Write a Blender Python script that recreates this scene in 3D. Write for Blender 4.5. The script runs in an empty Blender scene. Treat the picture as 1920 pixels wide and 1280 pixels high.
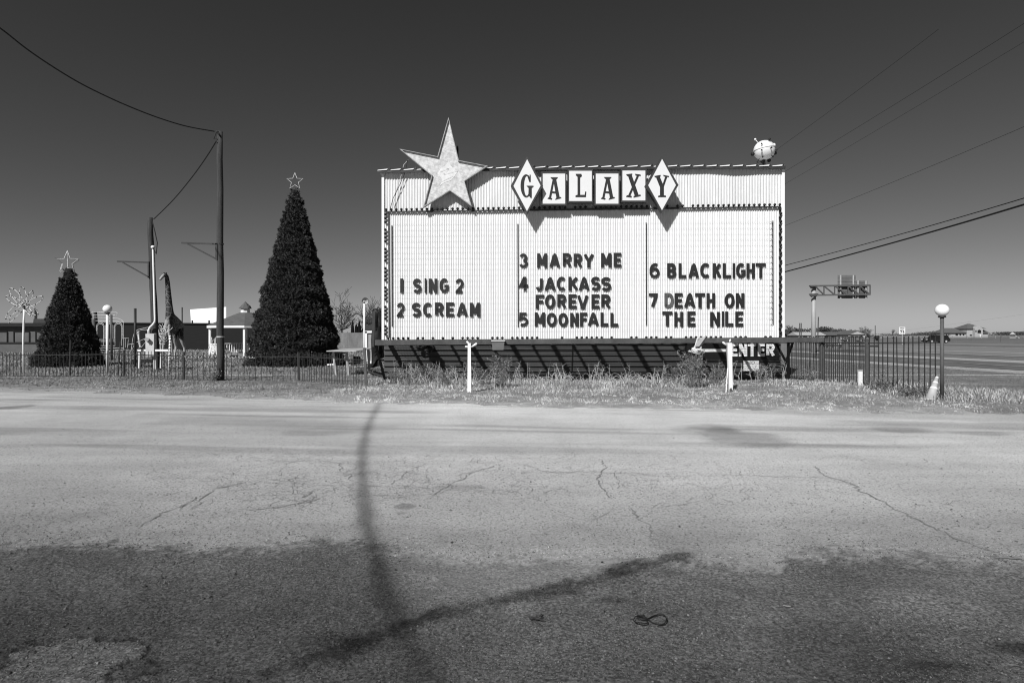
import bpy, math, random
import numpy as np
from mathutils import Vector, Matrix
R = math.radians
SC = bpy.context.scene
COL = SC.collection

# ---------------------------------------------------------------- camera, sky, sun, exposure
F = 1120.0; HY = 628.0; EYE = 1.6          # focal length and horizon row in pixels of the 1920 px wide photograph
cam_d = bpy.data.cameras.new("camera"); cam = bpy.data.objects.new("camera", cam_d); COL.objects.link(cam)
cam_d.lens = 36.0 * F / 1920.0; cam_d.sensor_width = 36.0
cam_d.shift_y = -12.0 / 1920.0
cam_d.clip_start = 0.1; cam_d.clip_end = 6000
cam.location = (0, 0, EYE); cam.rotation_euler = (R(90), 0, 0)
SC.camera = cam
SUN = Vector((-0.365, -0.685, 0.63)).normalized()
SUN_EL = math.asin(SUN.z); SUN_ROT = math.atan2(SUN.x, SUN.y)
W = bpy.data.worlds.new("World"); SC.world = W; W.use_nodes = True
nt = W.node_tree; nt.nodes.clear()
sky = nt.nodes.new("ShaderNodeTexSky"); sky.sky_type = 'NISHITA'; sky.sun_disc = False
sky.sun_elevation = SUN_EL; sky.sun_rotation = SUN_ROT
sky.air_density = 1.0; sky.dust_density = 0.3; sky.ozone_density = 1.0; sky.altitude = 100
sep = nt.nodes.new("ShaderNodeSeparateColor"); nt.links.new(sky.outputs[0], sep.inputs[0])
pw = nt.nodes.new("ShaderNodeMath"); pw.operation = 'POWER'; pw.inputs[1].default_value = 1.35   # red filtered black and white film
nt.links.new(sep.outputs[0], pw.inputs[0])
flt = nt.nodes.new("ShaderNodeMath"); flt.operation = 'MULTIPLY'; flt.inputs[1].default_value = 0.40      # the red filter's transmission
nt.links.new(pw.outputs[0], flt.inputs[0])
ad = nt.nodes.new("ShaderNodeMath"); ad.operation = 'MULTIPLY_ADD'; ad.inputs[1].default_value = 0.034; ad.inputs[2].default_value = 1.0
nt.links.new(flt.outputs[0], ad.inputs[0])
dv = nt.nodes.new("ShaderNodeMath"); dv.operation = 'DIVIDE'; nt.links.new(flt.outputs[0], dv.inputs[0]); nt.links.new(ad.outputs[0], dv.inputs[1])   # the film's shoulder
bg = nt.nodes.new("ShaderNodeBackground"); bg.inputs[1].default_value = 0.06
nt.links.new(dv.outputs[0], bg.inputs[0])
wo = nt.nodes.new("ShaderNodeOutputWorld"); nt.links.new(bg.outputs[0], wo.inputs[0])
sd = bpy.data.lights.new("sun", 'SUN'); sd.energy = 4.6; sd.angle = R(0.5); sd.color = (1, 1, 1)
so = bpy.data.objects.new("sun", sd); COL.objects.link(so)
so.rotation_euler = (-SUN).to_track_quat('-Z', 'Y').to_euler()
SC.cycles.filter_width = 1.1; SC.view_settings.view_transform = 'Standard'; SC.view_settings.look = 'None'
SC.view_settings.exposure = 0.15; SC.view_settings.gamma = 1.0

rng = np.random.default_rng(7); random.seed(7)

# ---------------------------------------------------------------- picture -> place
def P(px, py, Y):                        # the point seen at a pixel, at depth Y
    return Vector(((px - 960) * Y / F, Y, EYE + (HY - py) * Y / F))
def G(px, py, z=0.0):                    # the ground point seen at a pixel
    Y = (EYE - z) * F / (py - HY); return Vector(((px - 960) * Y / F, Y, z))
SLOPE = 0.0207; SY = 21.057
def S(px, py, off=0.0):                  # the point on the sign's plane (off metres in front of it)
    dx = (px - 960) / F; t = (SY - off) / (1 + SLOPE * dx)
    return Vector((dx * t, t, EYE + (HY - py) * t / F))
SN = Vector((-SLOPE, -1, 0)).normalized(); SE = Vector((1, -SLOPE, 0)).normalized()

# ---------------------------------------------------------------- materials (a black and white world)
MATS = {}
def mat(name, v, rough=0.8, var=0.25, scale=4.0, bump=0.0, bscale=30.0, metal=0.0, spec=0.3, stretch=None, attr=None, trans=0.0, fine=0.0):
    if name in MATS: return MATS[name]
    m = bpy.data.materials.new(name); m.use_nodes = True; t = m.node_tree; N = t.nodes; L = t.links
    b = N["Principled BSDF"]; b.inputs["Roughness"].default_value = rough; b.inputs["Metallic"].default_value = metal
    b.inputs["Specular IOR Level"].default_value = spec
    tc = N.new("ShaderNodeTexCoord"); vec = tc.outputs["Object"]
    if stretch:
        mp = N.new("ShaderNodeMapping"); mp.inputs["Scale"].default_value = stretch; L.new(vec, mp.inputs[0]); vec = mp.outputs[0]
    n = N.new("ShaderNodeTexNoise"); n.inputs["Scale"].default_value = scale; n.inputs["Detail"].default_value = 7; n.inputs["Roughness"].default_value = 0.62
    L.new(vec, n.inputs["Vector"])
    mr = N.new("ShaderNodeMapRange"); mr.inputs[1].default_value = 0.25; mr.inputs[2].default_value = 0.75
    mr.inputs[3].default_value = v * (1 - var); mr.inputs[4].default_value = v * (1 + var); L.new(n.outputs[0], mr.inputs[0])
    out = mr.outputs[0]
    if fine:
        n3 = N.new("ShaderNodeTexNoise"); n3.inputs["Scale"].default_value = scale * 14; n3.inputs["Detail"].default_value = 4
        L.new(vec, n3.inputs["Vector"])
        m3 = N.new("ShaderNodeMapRange"); m3.inputs[1].default_value = 0.3; m3.inputs[2].default_value = 0.7; m3.inputs[3].default_value = 1 - fine; m3.inputs[4].default_value = 1 + fine
        L.new(n3.outputs[0], m3.inputs[0]); mm = N.new("ShaderNodeMath"); mm.operation = 'MULTIPLY'; L.new(out, mm.inputs[0]); L.new(m3.outputs[0], mm.inputs[1]); out = mm.outputs[0]
    if attr:
        at = N.new("ShaderNodeAttribute"); at.attribute_name = attr
        mm = N.new("ShaderNodeMath"); mm.operation = 'MULTIPLY'; L.new(out, mm.inputs[0]); L.new(at.outputs["Fac"], mm.inputs[1]); out = mm.outputs[0]
    L.new(out, b.inputs["Base Color"])
    if bump:
        n2 = N.new("ShaderNodeTexNoise"); n2.inputs["Scale"].default_value = bscale; n2.inputs["Detail"].default_value = 5; L.new(tc.outputs["Object"], n2.inputs["Vector"])
        bp = N.new("ShaderNodeBump"); bp.inputs["Strength"].default_value = bump; bp.inputs["Distance"].default_value = 0.02
        L.new(n2.outputs[0], bp.inputs["Height"]); L.new(bp.outputs[0], b.inputs["Normal"])
    MATS[name] = m; return m

M_WHITE = mat("white_paint", 0.78, 0.5, 0.06, 3, fine=0.03)
M_PANEL = mat("white_corrugated_metal", 0.71, 0.55, 0.07, 1.2, stretch=(3, 3, 0.5), fine=0.04)
M_HEAD = mat("weathered_corrugated_metal", 0.65, 0.6, 0.14, 1.5, stretch=(4, 4, 0.4), fine=0.08)
M_FACE = mat("acrylic_sign_face", 0.71, 0.35, 0.03, 2, spec=0.4)
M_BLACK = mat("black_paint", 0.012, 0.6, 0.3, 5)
M_LETTER = mat("black_letter_plastic", 0.02, 0.55, 0.3, 4, spec=0.3)
M_FADED = mat("faded_letter_plastic", 0.08, 0.6, 0.4, 5)
M_FRAME = mat("dark_sign_frame", 0.04, 0.55, 0.3, 4)
M_BEAM = mat("rusty_beam", 0.075, 0.75, 0.45, 3, bump=0.2, fine=0.2)
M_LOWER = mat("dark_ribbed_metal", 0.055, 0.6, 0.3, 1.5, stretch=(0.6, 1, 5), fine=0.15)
M_GALV = mat("galvanised_metal", 0.42, 0.45, 0.2, 4, metal=0.0, fine=0.1)
M_ROOFM = mat("roof_sheet", 0.72, 0.5, 0.15, 3)
M_DARKWOOD = mat("weathered_pole_wood", 0.05, 0.9, 0.5, 3, stretch=(6, 6, 0.5), bump=0.4, bscale=40, fine=0.3)
M_IRON = mat("iron_fence_paint", 0.03, 0.6, 0.4, 5)
M_GREYPOST = mat("grey_steel_post", 0.085, 0.6, 0.25, 4, fine=0.1)
M_GLOBE = mat("white_globe_plastic", 0.82, 0.3, 0.03, 3, spec=0.45)
M_NEEDLE = mat("artificial_fir_needles", 0.048, 0.6, 0.4, 3, attr="shade", spec=0.35)
M_CORE = mat("dark_tree_core", 0.008, 0.9, 0.3, 3)
M_WIRE = mat("black_cable", 0.012, 0.6, 0.2, 4)
M_STRING = mat("white_light_string", 0.6, 0.5, 0.6, 12)
M_GRASS = mat("dry_grass", 0.47, 0.8, 0.3, 0.8, attr="shade", spec=0.15)
M_GRASSD = mat("winter_lawn", 0.20, 0.8, 0.35, 0.5, attr="shade", spec=0.15)
M_WEED = mat("weed_leaf", 0.22, 0.75, 0.3, 3, attr="shade")
M_TWIG = mat("bare_twigs", 0.075, 0.9, 0.3, 3)
M_FARLEAF = mat("far_evergreen", 0.05, 0.9, 0.3, 0.3, attr="shade")
M_BRICK = mat("far_pale_brick", 0.36, 0.85, 0.15, 1.5)
M_SHING = mat("shingles", 0.10, 0.9, 0.35, 3, stretch=(1, 1, 6), fine=0.25)
M_GLASS = mat("dark_glass", 0.015, 0.15, 0.2, 3, spec=0.6)
M_CONC = mat("concrete", 0.3, 0.85, 0.2, 3, fine=0.15)
M_TARP = mat("black_tarp", 0.01, 0.5, 0.4, 4, bump=0.6, bscale=8)
M_RUBBER = mat("rubber", 0.02, 0.8, 0.2, 5)
M_CAR = mat("black_car_paint", 0.012, 0.25, 0.1, 3, spec=0.6)
M_CARG = mat("grey_car_paint", 0.12, 0.3, 0.1, 3, spec=0.6)
M_WALLD = mat("dark_board_wall", 0.010, 0.85, 0.3, 2, stretch=(0.5, 1, 8), fine=0.2)
M_STUCCO = mat("grey_stucco", 0.10, 0.85, 0.2, 1.5, fine=0.1)
M_SCREEN = mat("drive_in_screen_white", 0.85, 0.6, 0.02, 1)
M_CONE = mat("faded_cone_plastic", 0.42, 0.6, 0.15, 4)
M_BAND = mat("white_tape", 0.8, 0.5, 0.1, 6)

# ---------------------------------------------------------------- mesh helpers
def children(o): return [c for c in bpy.data.objects if c.parent == o]
def tag(o, label=None, cat=None, group=None, kind=None):
    if label: o["label"] = label
    if cat: o["category"] = cat
    if group: o["group"] = group
    if kind: o["kind"] = kind
    return o
def thing(name, loc, label, cat, group=None):
    o = bpy.data.objects.new(name, None); COL.objects.link(o); o.location = Vector(loc); o.empty_display_size = 0.2
    return tag(o, label, cat, group)
def link_mesh(name, me, m, parent=None, smooth=False):
    o = bpy.data.objects.new(name, me); COL.objects.link(o)
    if m is not None and len(me.materials) == 0:
        for x in (m if isinstance(m, (list, tuple)) else [m]): me.materials.append(x)
    if smooth: me.polygons.foreach_set("use_smooth", [True] * len(me.polygons))
    if parent is not None:
        o.parent = parent
        off = Vector((0, 0, 0)); p = parent
        while p is not None: off += p.location; p = p.parent
        me.transform(Matrix.Translation(-off))
    return o
class MB:
    def __init__(s): s.v = []; s.f = []; s.m = []
    def add(s, vs, fs, mi=0):
        b = len(s.v); s.v += [tuple(v) for v in vs]
        for f in fs: s.f.append(tuple(b + i for i in f)); s.m.append(mi)
        return s
    def box(s, c, d, rot=None, mi=0):
        c = Vector(c); x, y, z = d[0] / 2, d[1] / 2, d[2] / 2
        vs = [Vector((a * x, b * y, e * z)) for a in (-1, 1) for b in (-1, 1) for e in (-1, 1)]
        if rot is not None: vs = [rot @ v for v in vs]
        return s.add([v + c for v in vs], [(0, 1, 3, 2), (4, 6, 7, 5), (0, 4, 5, 1), (2, 3, 7, 6), (0, 2, 6, 4), (1, 5, 7, 3)], mi)
    def hexa(s, a, b, mi=0):             # two quads, corner to corner
        return s.add(list(a) + list(b), [(0, 1, 2, 3), (7, 6, 5, 4), (0, 4, 5, 1), (1, 5, 6, 2), (2, 6, 7, 3), (3, 7, 4, 0)], mi)
    def bar(s, a, b, w, h, up=Vector((0, 0, 1)), mi=0):
        a, b = Vector(a), Vector(b); d = (b - a).normalized()
        if abs(d.dot(up)) > 0.98: up = Vector((0, 1, 0))
        x = d.cross(up).normalized(); y = x.cross(d).normalized()
        q = [x * w / 2 + y * h / 2, -x * w / 2 + y * h / 2, -x * w / 2 - y * h / 2, x * w / 2 - y * h / 2]
        return s.hexa([a + k for k in q], [b + k for k in q], mi)
    def tube(s, pts, r, n=8, cap=True, mi=0):
        pts = [Vector(p) for p in pts]; m = len(pts)
        rs = r if isinstance(r, (list, tuple)) else [r] * m
        vs = []; fs = []; ux = None
        for i, p in enumerate(pts):
            d = (pts[min(i + 1, m - 1)] - pts[max(i - 1, 0)])
            d = d.normalized() if d.length > 1e-9 else Vector((0, 0, 1))
            if ux is None:
                ux = d.cross(Vector((0, 0, 1)) if abs(d.z) < 0.95 else Vector((0, 1, 0))).normalized()
            ux = (ux - d * ux.dot(d)).normalized(); uy = d.cross(ux)
            for k in range(n):
                a = 2 * math.pi * k / n; vs.append(p + (ux * math.cos(a) + uy * math.sin(a)) * rs[i])
        for i in range(m - 1):
            for k in range(n):
                k2 = (k + 1) % n; fs.append((i * n + k, i * n + k2, (i + 1) * n + k2, (i + 1) * n + k))
        if cap: fs += [tuple(range(n))[::-1], tuple((m - 1) * n + k for k in range(n))]
        return s.add(vs, fs, mi)
    def lathe(s, prof, c, n=24, mi=0):   # prof: (radius, z)
        c = Vector(c); vs = []; fs = []; m = len(prof)
        for r, z in prof:
            for k in range(n):
                a = 2 * math.pi * k / n; vs.append(c + Vector((r * math.cos(a), r * math.sin(a), z)))
        for i in range(m - 1):
            for k in range(n):
                k2 = (k + 1) % n; fs.append((i * n + k, i * n + k2, (i + 1) * n + k2, (i + 1) * n + k))
        fs += [tuple(range(n))[::-1], tuple((m - 1) * n + k for k in range(n))]
        return s.add(vs, fs, mi)
    def sphere(s, c, r, n=16, sc=(1, 1, 1), mi=0):
        prof = [(max(1e-4, r * math.sin(math.pi * i / (n // 2))), -r * math.cos(math.pi * i / (n // 2))) for i in range(n // 2 + 1)]
        b = len(s.v); s.lathe(prof, (0, 0, 0), n, mi)
        for i in range(b, len(s.v)): v = s.v[i]; s.v[i] = (c[0] + v[0] * sc[0], c[1] + v[1] * sc[1], c[2] + v[2] * sc[2])
        return s
    def prism(s, pts, d, mi=0):          # polygon extruded along d
        pts = [Vector(p) for p in pts]; d = Vector(d); n = len(pts)
        fs = [tuple(range(n)), tuple(range(2 * n - 1, n - 1, -1))]
        fs += [(i, n + i, n + (i + 1) % n, (i + 1) % n) for i in range(n)]
        return s.add(pts + [p + d for p in pts], fs, mi)
    def build(s, name, m, parent=None, smooth=False):
        me = bpy.data.meshes.new(name); me.from_pydata(s.v, [], s.f)
        ms = m if isinstance(m, (list, tuple)) else [m]
        for x in ms: me.materials.append(x)
        if len(ms) > 1: me.polygons.foreach_set("material_index", s.m)
        me.validate(); me.update()
        import bmesh
        bm = bmesh.new(); bm.from_mesh(me); bmesh.ops.recalc_face_normals(bm, faces=bm.faces); bm.to_mesh(me); bm.free()
        return link_mesh(name, me, m, parent, smooth)
def np_mesh(name, V, Fc, m, parent=None, attrs=None, smooth=False, mi=None):
    V = np.asarray(V, np.float32); Fc = np.asarray(Fc, np.int32); k = Fc.shape[1]
    me = bpy.data.meshes.new(name); me.vertices.add(len(V)); me.vertices.foreach_set("co", V.ravel())
    me.loops.add(Fc.size); me.loops.foreach_set("vertex_index", Fc.ravel())
    me.polygons.add(len(Fc)); me.polygons.foreach_set("loop_start", np.arange(0, Fc.size, k, dtype=np.int32))
    try: me.polygons.foreach_set("loop_total", np.full(len(Fc), k, np.int32))
    except Exception: pass
    me.update(calc_edges=True)
    for an, av in (attrs or {}).items():
        a = me.attributes.new(an, 'FLOAT', 'POINT'); a.data.foreach_set("value", np.asarray(av, np.float32))
    for x in (m if isinstance(m, (list, tuple)) else [m]): me.materials.append(x)
    if mi is not None: me.polygons.foreach_set("material_index", np.asarray(mi, np.int32))
    return link_mesh(name, me, m, parent, smooth)
def copy_thing(o, loc=None, parent=None):
    c = o.copy(); COL.objects.link(c)
    if parent is not None: c.parent = parent
    if loc is not None: c.location = loc
    for ch in children(o): copy_thing(ch, None, c)
    return c

# value noise
_perm = np.random.default_rng(3).random((256, 256))
def vnoise(x, y):
    xi = np.floor(x).astype(int); yi = np.floor(y).astype(int); fx = x - xi; fy = y - yi
    fx = fx * fx * (3 - 2 * fx); fy = fy * fy * (3 - 2 * fy)
    g = lambda a, b: _perm[a % 256, b % 256]
    return (g(xi, yi) * (1 - fx) + g(xi + 1, yi) * fx) * (1 - fy) + (g(xi, yi + 1) * (1 - fx) + g(xi + 1, yi + 1) * fx) * fy
def fbm(x, y, o=4):
    s = 0; a = 0.5; t = 0
    for i in range(o): s = s + a * vnoise(x * 2 ** i + 17.3 * i, y * 2 ** i + 5.1 * i); t += a; a *= 0.5
    return s / t
def sstep(a, b, x): t = np.clip((x - a) / (b - a), 0, 1); return t * t * (3 - 2 * t)

# ---------------------------------------------------------------- ground
EDX = [-60, -14.4, -9, -3.97, 0, 4.9, 10.1, 40]; EDY = [24, 16.9, 15.5, 13.9, 13.0, 12.4, 11.8, 8.5]
def edge_y(x): return np.interp(x, EDX, EDY)
def gz(x, y):                            # verge height
    x = np.asarray(x, float); y = np.asarray(y, float)
    d = y - edge_y(x) + (fbm(x * 0.9, y * 0.9) - 0.5) * 1.3 + (fbm(x * 5, y * 5, 3) - 0.5) * 0.5
    far = 1 - sstep(22, 25, y)
    mound = 0.17 * np.exp(-((x - 9.2) / 2.6) ** 2 - ((y - 17.2) / 1.7) ** 2) 
    return (-0.03 + sstep(-0.1, 1.0, d) * 0.06 + mound * (y < 22) + (fbm(x * 2, y * 2) - 0.5) * 0.03 * sstep(0, 1, d)) * far - 0.02 * (1 - far)

# grass field to the horizon
m_field = mat("grass_field", 0.15, 0.95, 0.35, 0.35, bump=0.5, bscale=6, spec=0.1, fine=0.3)
tag(MB().add([(-3000, -400, -0.04), (3000, -400, -0.04), (3000, 4000, -0.04), (-3000, 4000, -0.04)], [(0, 1, 2, 3)]).build("ground", m_field), kind="structure")

# the lot: pale worn asphalt, dark gravelly dirt in the foreground
def lot_material():
    m = bpy.data.materials.new("worn_asphalt_and_dirt"); m.use_nodes = True; t = m.node_tree; N = t.nodes; L = t.links; b = N["Principled BSDF"]
    b.inputs["Roughness"].default_value = 0.95; b.inputs["Specular IOR Level"].default_value = 0.1
    tc = N.new("ShaderNodeTexCoord")
    def noise(s, d, lo, hi, a, c, stretch=None):
        n = N.new("ShaderNodeTexNoise"); n.inputs["Scale"].default_value = s; n.inputs["Detail"].default_value = d
        v = tc.outputs["Object"]
        if stretch: mp = N.new("ShaderNodeMapping"); mp.inputs["Scale"].default_value = stretch; L.new(v, mp.inputs[0]); v = mp.outputs[0]
        L.new(v, n.inputs["Vector"])
        r = N.new("ShaderNodeMapRange"); r.inputs[1].default_value = lo; r.inputs[2].default_value = hi; r.inputs[3].default_value = a; r.inputs[4].default_value = c
        L.new(n.outputs[0], r.inputs[0]); return r.outputs[0]
    def mul(a, c):
        n = N.new("ShaderNodeMath"); n.operation = 'MULTIPLY'; L.new(a, n.inputs[0]); L.new(c, n.inputs[1]); return n.outputs[0]
    def vor(s, lo, hi, a, c):
        n = N.new("ShaderNodeTexVoronoi"); n.inputs["Scale"].default_value = s; L.new(tc.outputs["Object"], n.inputs["Vector"])
        sp = N.new("ShaderNodeSeparateColor"); L.new(n.outputs["Color"], sp.inputs[0])
        r = N.new("ShaderNodeMapRange"); r.inputs[1].default_value = lo; r.inputs[2].default_value = hi; r.inputs[3].default_value = a; r.inputs[4].default_value = c
        L.new(sp.outputs[0], r.inputs[0]); return r.outputs[0], n.outputs["Distance"]
    va, _ = vor(62, 0.0, 0.22, 0.58, 1.03)
    pale = mul(mul(mul(noise(0.5, 8, 0.3, 0.7, 0.425, 0.515), noise(48, 6, 0.3, 0.7, 0.74, 1.22)), va), noise(0.8, 5, 0.35, 0.65, 0.93, 1.05, (0.25, 3, 1)))
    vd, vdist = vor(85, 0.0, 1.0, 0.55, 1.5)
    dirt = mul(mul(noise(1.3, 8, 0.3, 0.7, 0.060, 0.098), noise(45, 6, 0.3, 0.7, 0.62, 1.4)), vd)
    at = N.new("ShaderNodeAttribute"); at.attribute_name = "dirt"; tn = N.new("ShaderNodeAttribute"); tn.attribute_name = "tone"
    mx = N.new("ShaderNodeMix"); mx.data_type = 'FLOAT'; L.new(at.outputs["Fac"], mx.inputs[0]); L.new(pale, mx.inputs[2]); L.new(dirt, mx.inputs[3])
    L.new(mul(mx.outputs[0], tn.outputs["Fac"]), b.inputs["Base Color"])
    n2 = N.new("ShaderNodeTexNoise"); n2.inputs["Scale"].default_value = 55; n2.inputs["Detail"].default_value = 6; L.new(tc.outputs["Object"], n2.inputs["Vector"])
    bp = N.new("ShaderNodeBump"); bp.inputs["Distance"].default_value = 0.012
    st = N.new("ShaderNodeMapRange"); st.inputs[3].default_value = 0.25; st.inputs[4].default_value = 0.9; L.new(at.outputs["Fac"], st.inputs[0]); L.new(st.outputs[0], bp.inputs["Strength"])
    L.new(n2.outputs[0], bp.inputs["Height"]); L.new(bp.outputs[0], b.inputs["Normal"])
    return m
M_LOT = lot_material()
M_CRACK = mat("asphalt_crack", 0.21, 0.95, 0.3, 5)
def seg_dist(px, py, pts):
    best = np.full(px.shape, 1e9)
    for (x0, y0), (x1, y1) in zip(pts[:-1], pts[1:]):
        dx, dy = x1 - x0, y1 - y0; t = np.clip(((px - x0) * dx + (py - y0) * dy) / (dx * dx + dy * dy + 1e-12), 0, 1)
        best = np.minimum(best, np.hypot(px - x0 - t * dx, py - y0 - t * dy))
    return best
def gpts(l): return [tuple(G(x, y)[:2]) for x, y in l]
def smooth_pts(l, n=8):
    l = [Vector((x, y, 0)) for x, y in l]; out = []
    for i in range(len(l) - 1):
        p0, p1, p2, p3 = l[max(i - 1, 0)], l[i], l[i + 1], l[min(i + 2, len(l) - 1)]
        for k in range(n):
            t = k / n; q = 0.5 * ((2 * p1) + (p2 - p0) * t + (2 * p0 - 5 * p1 + 4 * p2 - p3) * t * t + (3 * p1 - p0 - 3 * p2 + p3) * t ** 3)
            out.append((q.x, q.y))
    return out + [(l[-1].x, l[-1].y)]
TRACK = [(718, 742), (706, 766), (690, 800), (681, 840), (679, 880), (682, 930), (690, 985), (705, 1045), (724, 1110), (745, 1170), (775, 1225), (812, 1290)]
RIDGE = [(380, 1300), (480, 1272), (600, 1232), (740, 1182), (880, 1140), (1000, 1116), (1110, 1090), (1190, 1062), (1275, 1046)]
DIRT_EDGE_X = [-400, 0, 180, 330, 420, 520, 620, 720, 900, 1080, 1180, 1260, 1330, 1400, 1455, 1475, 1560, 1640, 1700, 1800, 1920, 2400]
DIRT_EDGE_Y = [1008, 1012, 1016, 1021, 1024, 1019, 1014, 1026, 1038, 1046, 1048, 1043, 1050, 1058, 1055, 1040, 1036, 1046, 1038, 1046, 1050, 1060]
def lot_masks(X, Y):
    py = HY + EYE * F / Y; px = 960 + F * X / Y
    dn = (fbm(X * 1.3, Y * 1.3) - 0.5) * 0.35 + (fbm(X * 9, Y * 9, 3) - 0.5) * 0.34
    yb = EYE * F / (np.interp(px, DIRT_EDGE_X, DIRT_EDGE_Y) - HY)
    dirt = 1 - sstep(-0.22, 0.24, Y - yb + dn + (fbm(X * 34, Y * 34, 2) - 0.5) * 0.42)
    tone = np.ones_like(X)
    # right half of the dirt is paler clay between loose stones
    tone *= 1 + 0.28 * dirt * sstep(0.45, 0.62, fbm(X * 1.1 + 4, Y * 1.6 + 9)) * sstep(700, 1000, px)
    # pale ridge-free patch of concrete at the left
    pc = gpts([(128, 1240)])[0]; pr = np.hypot((X - pc[0]) / 0.37, (Y - pc[1]) / 0.225) + (fbm(X * 7, Y * 7) - 0.5) * 1.3
    patch = 1 - sstep(0.93, 1.0, pr)
    tone = tone * (1 + 0.62 * patch * (0.8 + 0.5 * fbm(X * 11, Y * 11)))
    rim = np.exp(-((pr - 1.02) / 0.07) ** 2) * (Y > pc[1] - 0.1); tone *= 1 - 0.55 * rim
    d = seg_dist(X, Y, smooth_pts(gpts(TRACK))); wob = (fbm(X * 6, Y * 3) - 0.5) * 0.07
    wd = np.interp(Y, [2.5, 5, 9, 16], [0.085, 0.075, 0.085, 0.10])
    tone *= 1 - np.interp(Y, [2.5, 4.5, 6, 12, 16], [0.35, 0.64, 0.56, 0.46, 0.34]) * np.exp(-((d + wob) / wd) ** 2)
    d2 = seg_dist(X, Y, smooth_pts(gpts(RIDGE))); tone *= 1 - 0.58 * np.exp(-((d2 + (fbm(X * 5, Y * 5) - 0.5) * 0.16 + (fbm(X * 24, Y * 24) - 0.5) * 0.16) / 0.075) ** 2) * (0.3 + 1.3 * fbm(X * 3.5, Y * 3.5))
    # damp stains
    def stain(cx, cy, rx, ry, k, sharp=0.3, nz=0.7):
        c = G(cx, cy); rX = rx * c.y / F; rY = ry * c.y * c.y / (EYE * F)
        q = np.hypot((X - c.x) / rX, (Y - c.y) / rY) + (fbm(X * 2.5 + cx, Y * 2.5) - 0.5) * nz
        return 1 - k * (1 - sstep(1 - sharp, 1 + sharp * 0.3, q))
    for a in [(1375, 818, 98, 19, 0.34, 0.55, 1.1), (1340, 803, 62, 9, 0.26, 0.6, 1.1), (758, 949, 23, 6, 0.36, 0.2, 0.25), (752, 962, 11, 3, 0.3), (30, 763, 28, 5, 0.38), (860, 914, 48, 6, 0.22),
              (420, 788, 150, 12, 0.2, 0.6), (600, 812, 90, 6, 0.2, 0.6), (620, 798, 190, 12, 0.15, 0.7), (330, 895, 60, 7, 0.14, 0.6), (1680, 805, 60, 6, 0.3, 0.5), (1840, 812, 70, 5, 0.28, 0.5), (1560, 836, 240, 5, 0.2, 0.6), (700, 830, 300, 5, 0.1, 0.7),
              (1910, 1215, 70, 16, 0.55, 0.5), (1150, 1122, 40, 7, 0.4, 0.5), (1750, 1245, 60, 10, 0.4, 0.5), (600, 1205, 130, 20, 0.25, 0.7), (1010, 1158, 18, 5, 0.5, 0.4)]:
        tone *= stain(*a)
    # long faint wheel streaks running along the lot
    st = fbm(X * 0.22 + 3, (Y + 0.12 * X) * 2.4 + 1, 3); tone *= 1 - 0.28 * sstep(0.5, 0.72, st) * sstep(6.5, 9.5, Y) * (1 - dirt)
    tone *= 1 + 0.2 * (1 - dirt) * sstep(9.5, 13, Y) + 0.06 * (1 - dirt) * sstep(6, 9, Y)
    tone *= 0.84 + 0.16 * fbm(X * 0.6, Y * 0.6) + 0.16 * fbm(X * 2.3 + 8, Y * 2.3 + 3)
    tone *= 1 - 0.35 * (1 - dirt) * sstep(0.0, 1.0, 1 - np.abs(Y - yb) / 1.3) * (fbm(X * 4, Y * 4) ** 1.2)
    tone *= 1 + dirt * (0.55 * (1 - sstep(-0.1, 1.6, yb - Y)) - 0.16)  # dirt darker towards the viewer: lens vignetting put into its colour
    tone *= (1 - 0.34 * (1 - dirt) * (1 - sstep(4.2, 7.6, Y))) * (1 - 0.22 * sstep(0.5, 5.0, -X))  # asphalt wear and lens vignette painted as one near falloff; darker leftward too
    wedge = sstep(690, 800, px) * (1 - sstep(1250, 1340, px)) * sstep(-0.02, 0.2, Y - np.interp(X, *np.array(gpts(RIDGE)).T)); dirt = dirt * (1 - 0.09 * wedge * (0.4 + 1.2 * fbm(X * 2, Y * 2)))
    z = (dirt * ((fbm(X * 16, Y * 16, 4) - 0.5) * 0.016 + (fbm(X * 3, Y * 3, 2) - 0.5) * 0.03) + patch * 0.012 + 0.02 * np.exp(-(d2 / 0.12) ** 2) * fbm(X * 9, Y * 9) + (1 - dirt) * (fbm(X * 10, Y * 10) - 0.5) * 0.004)
    return np.clip(dirt, 0, 1), tone, z
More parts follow.
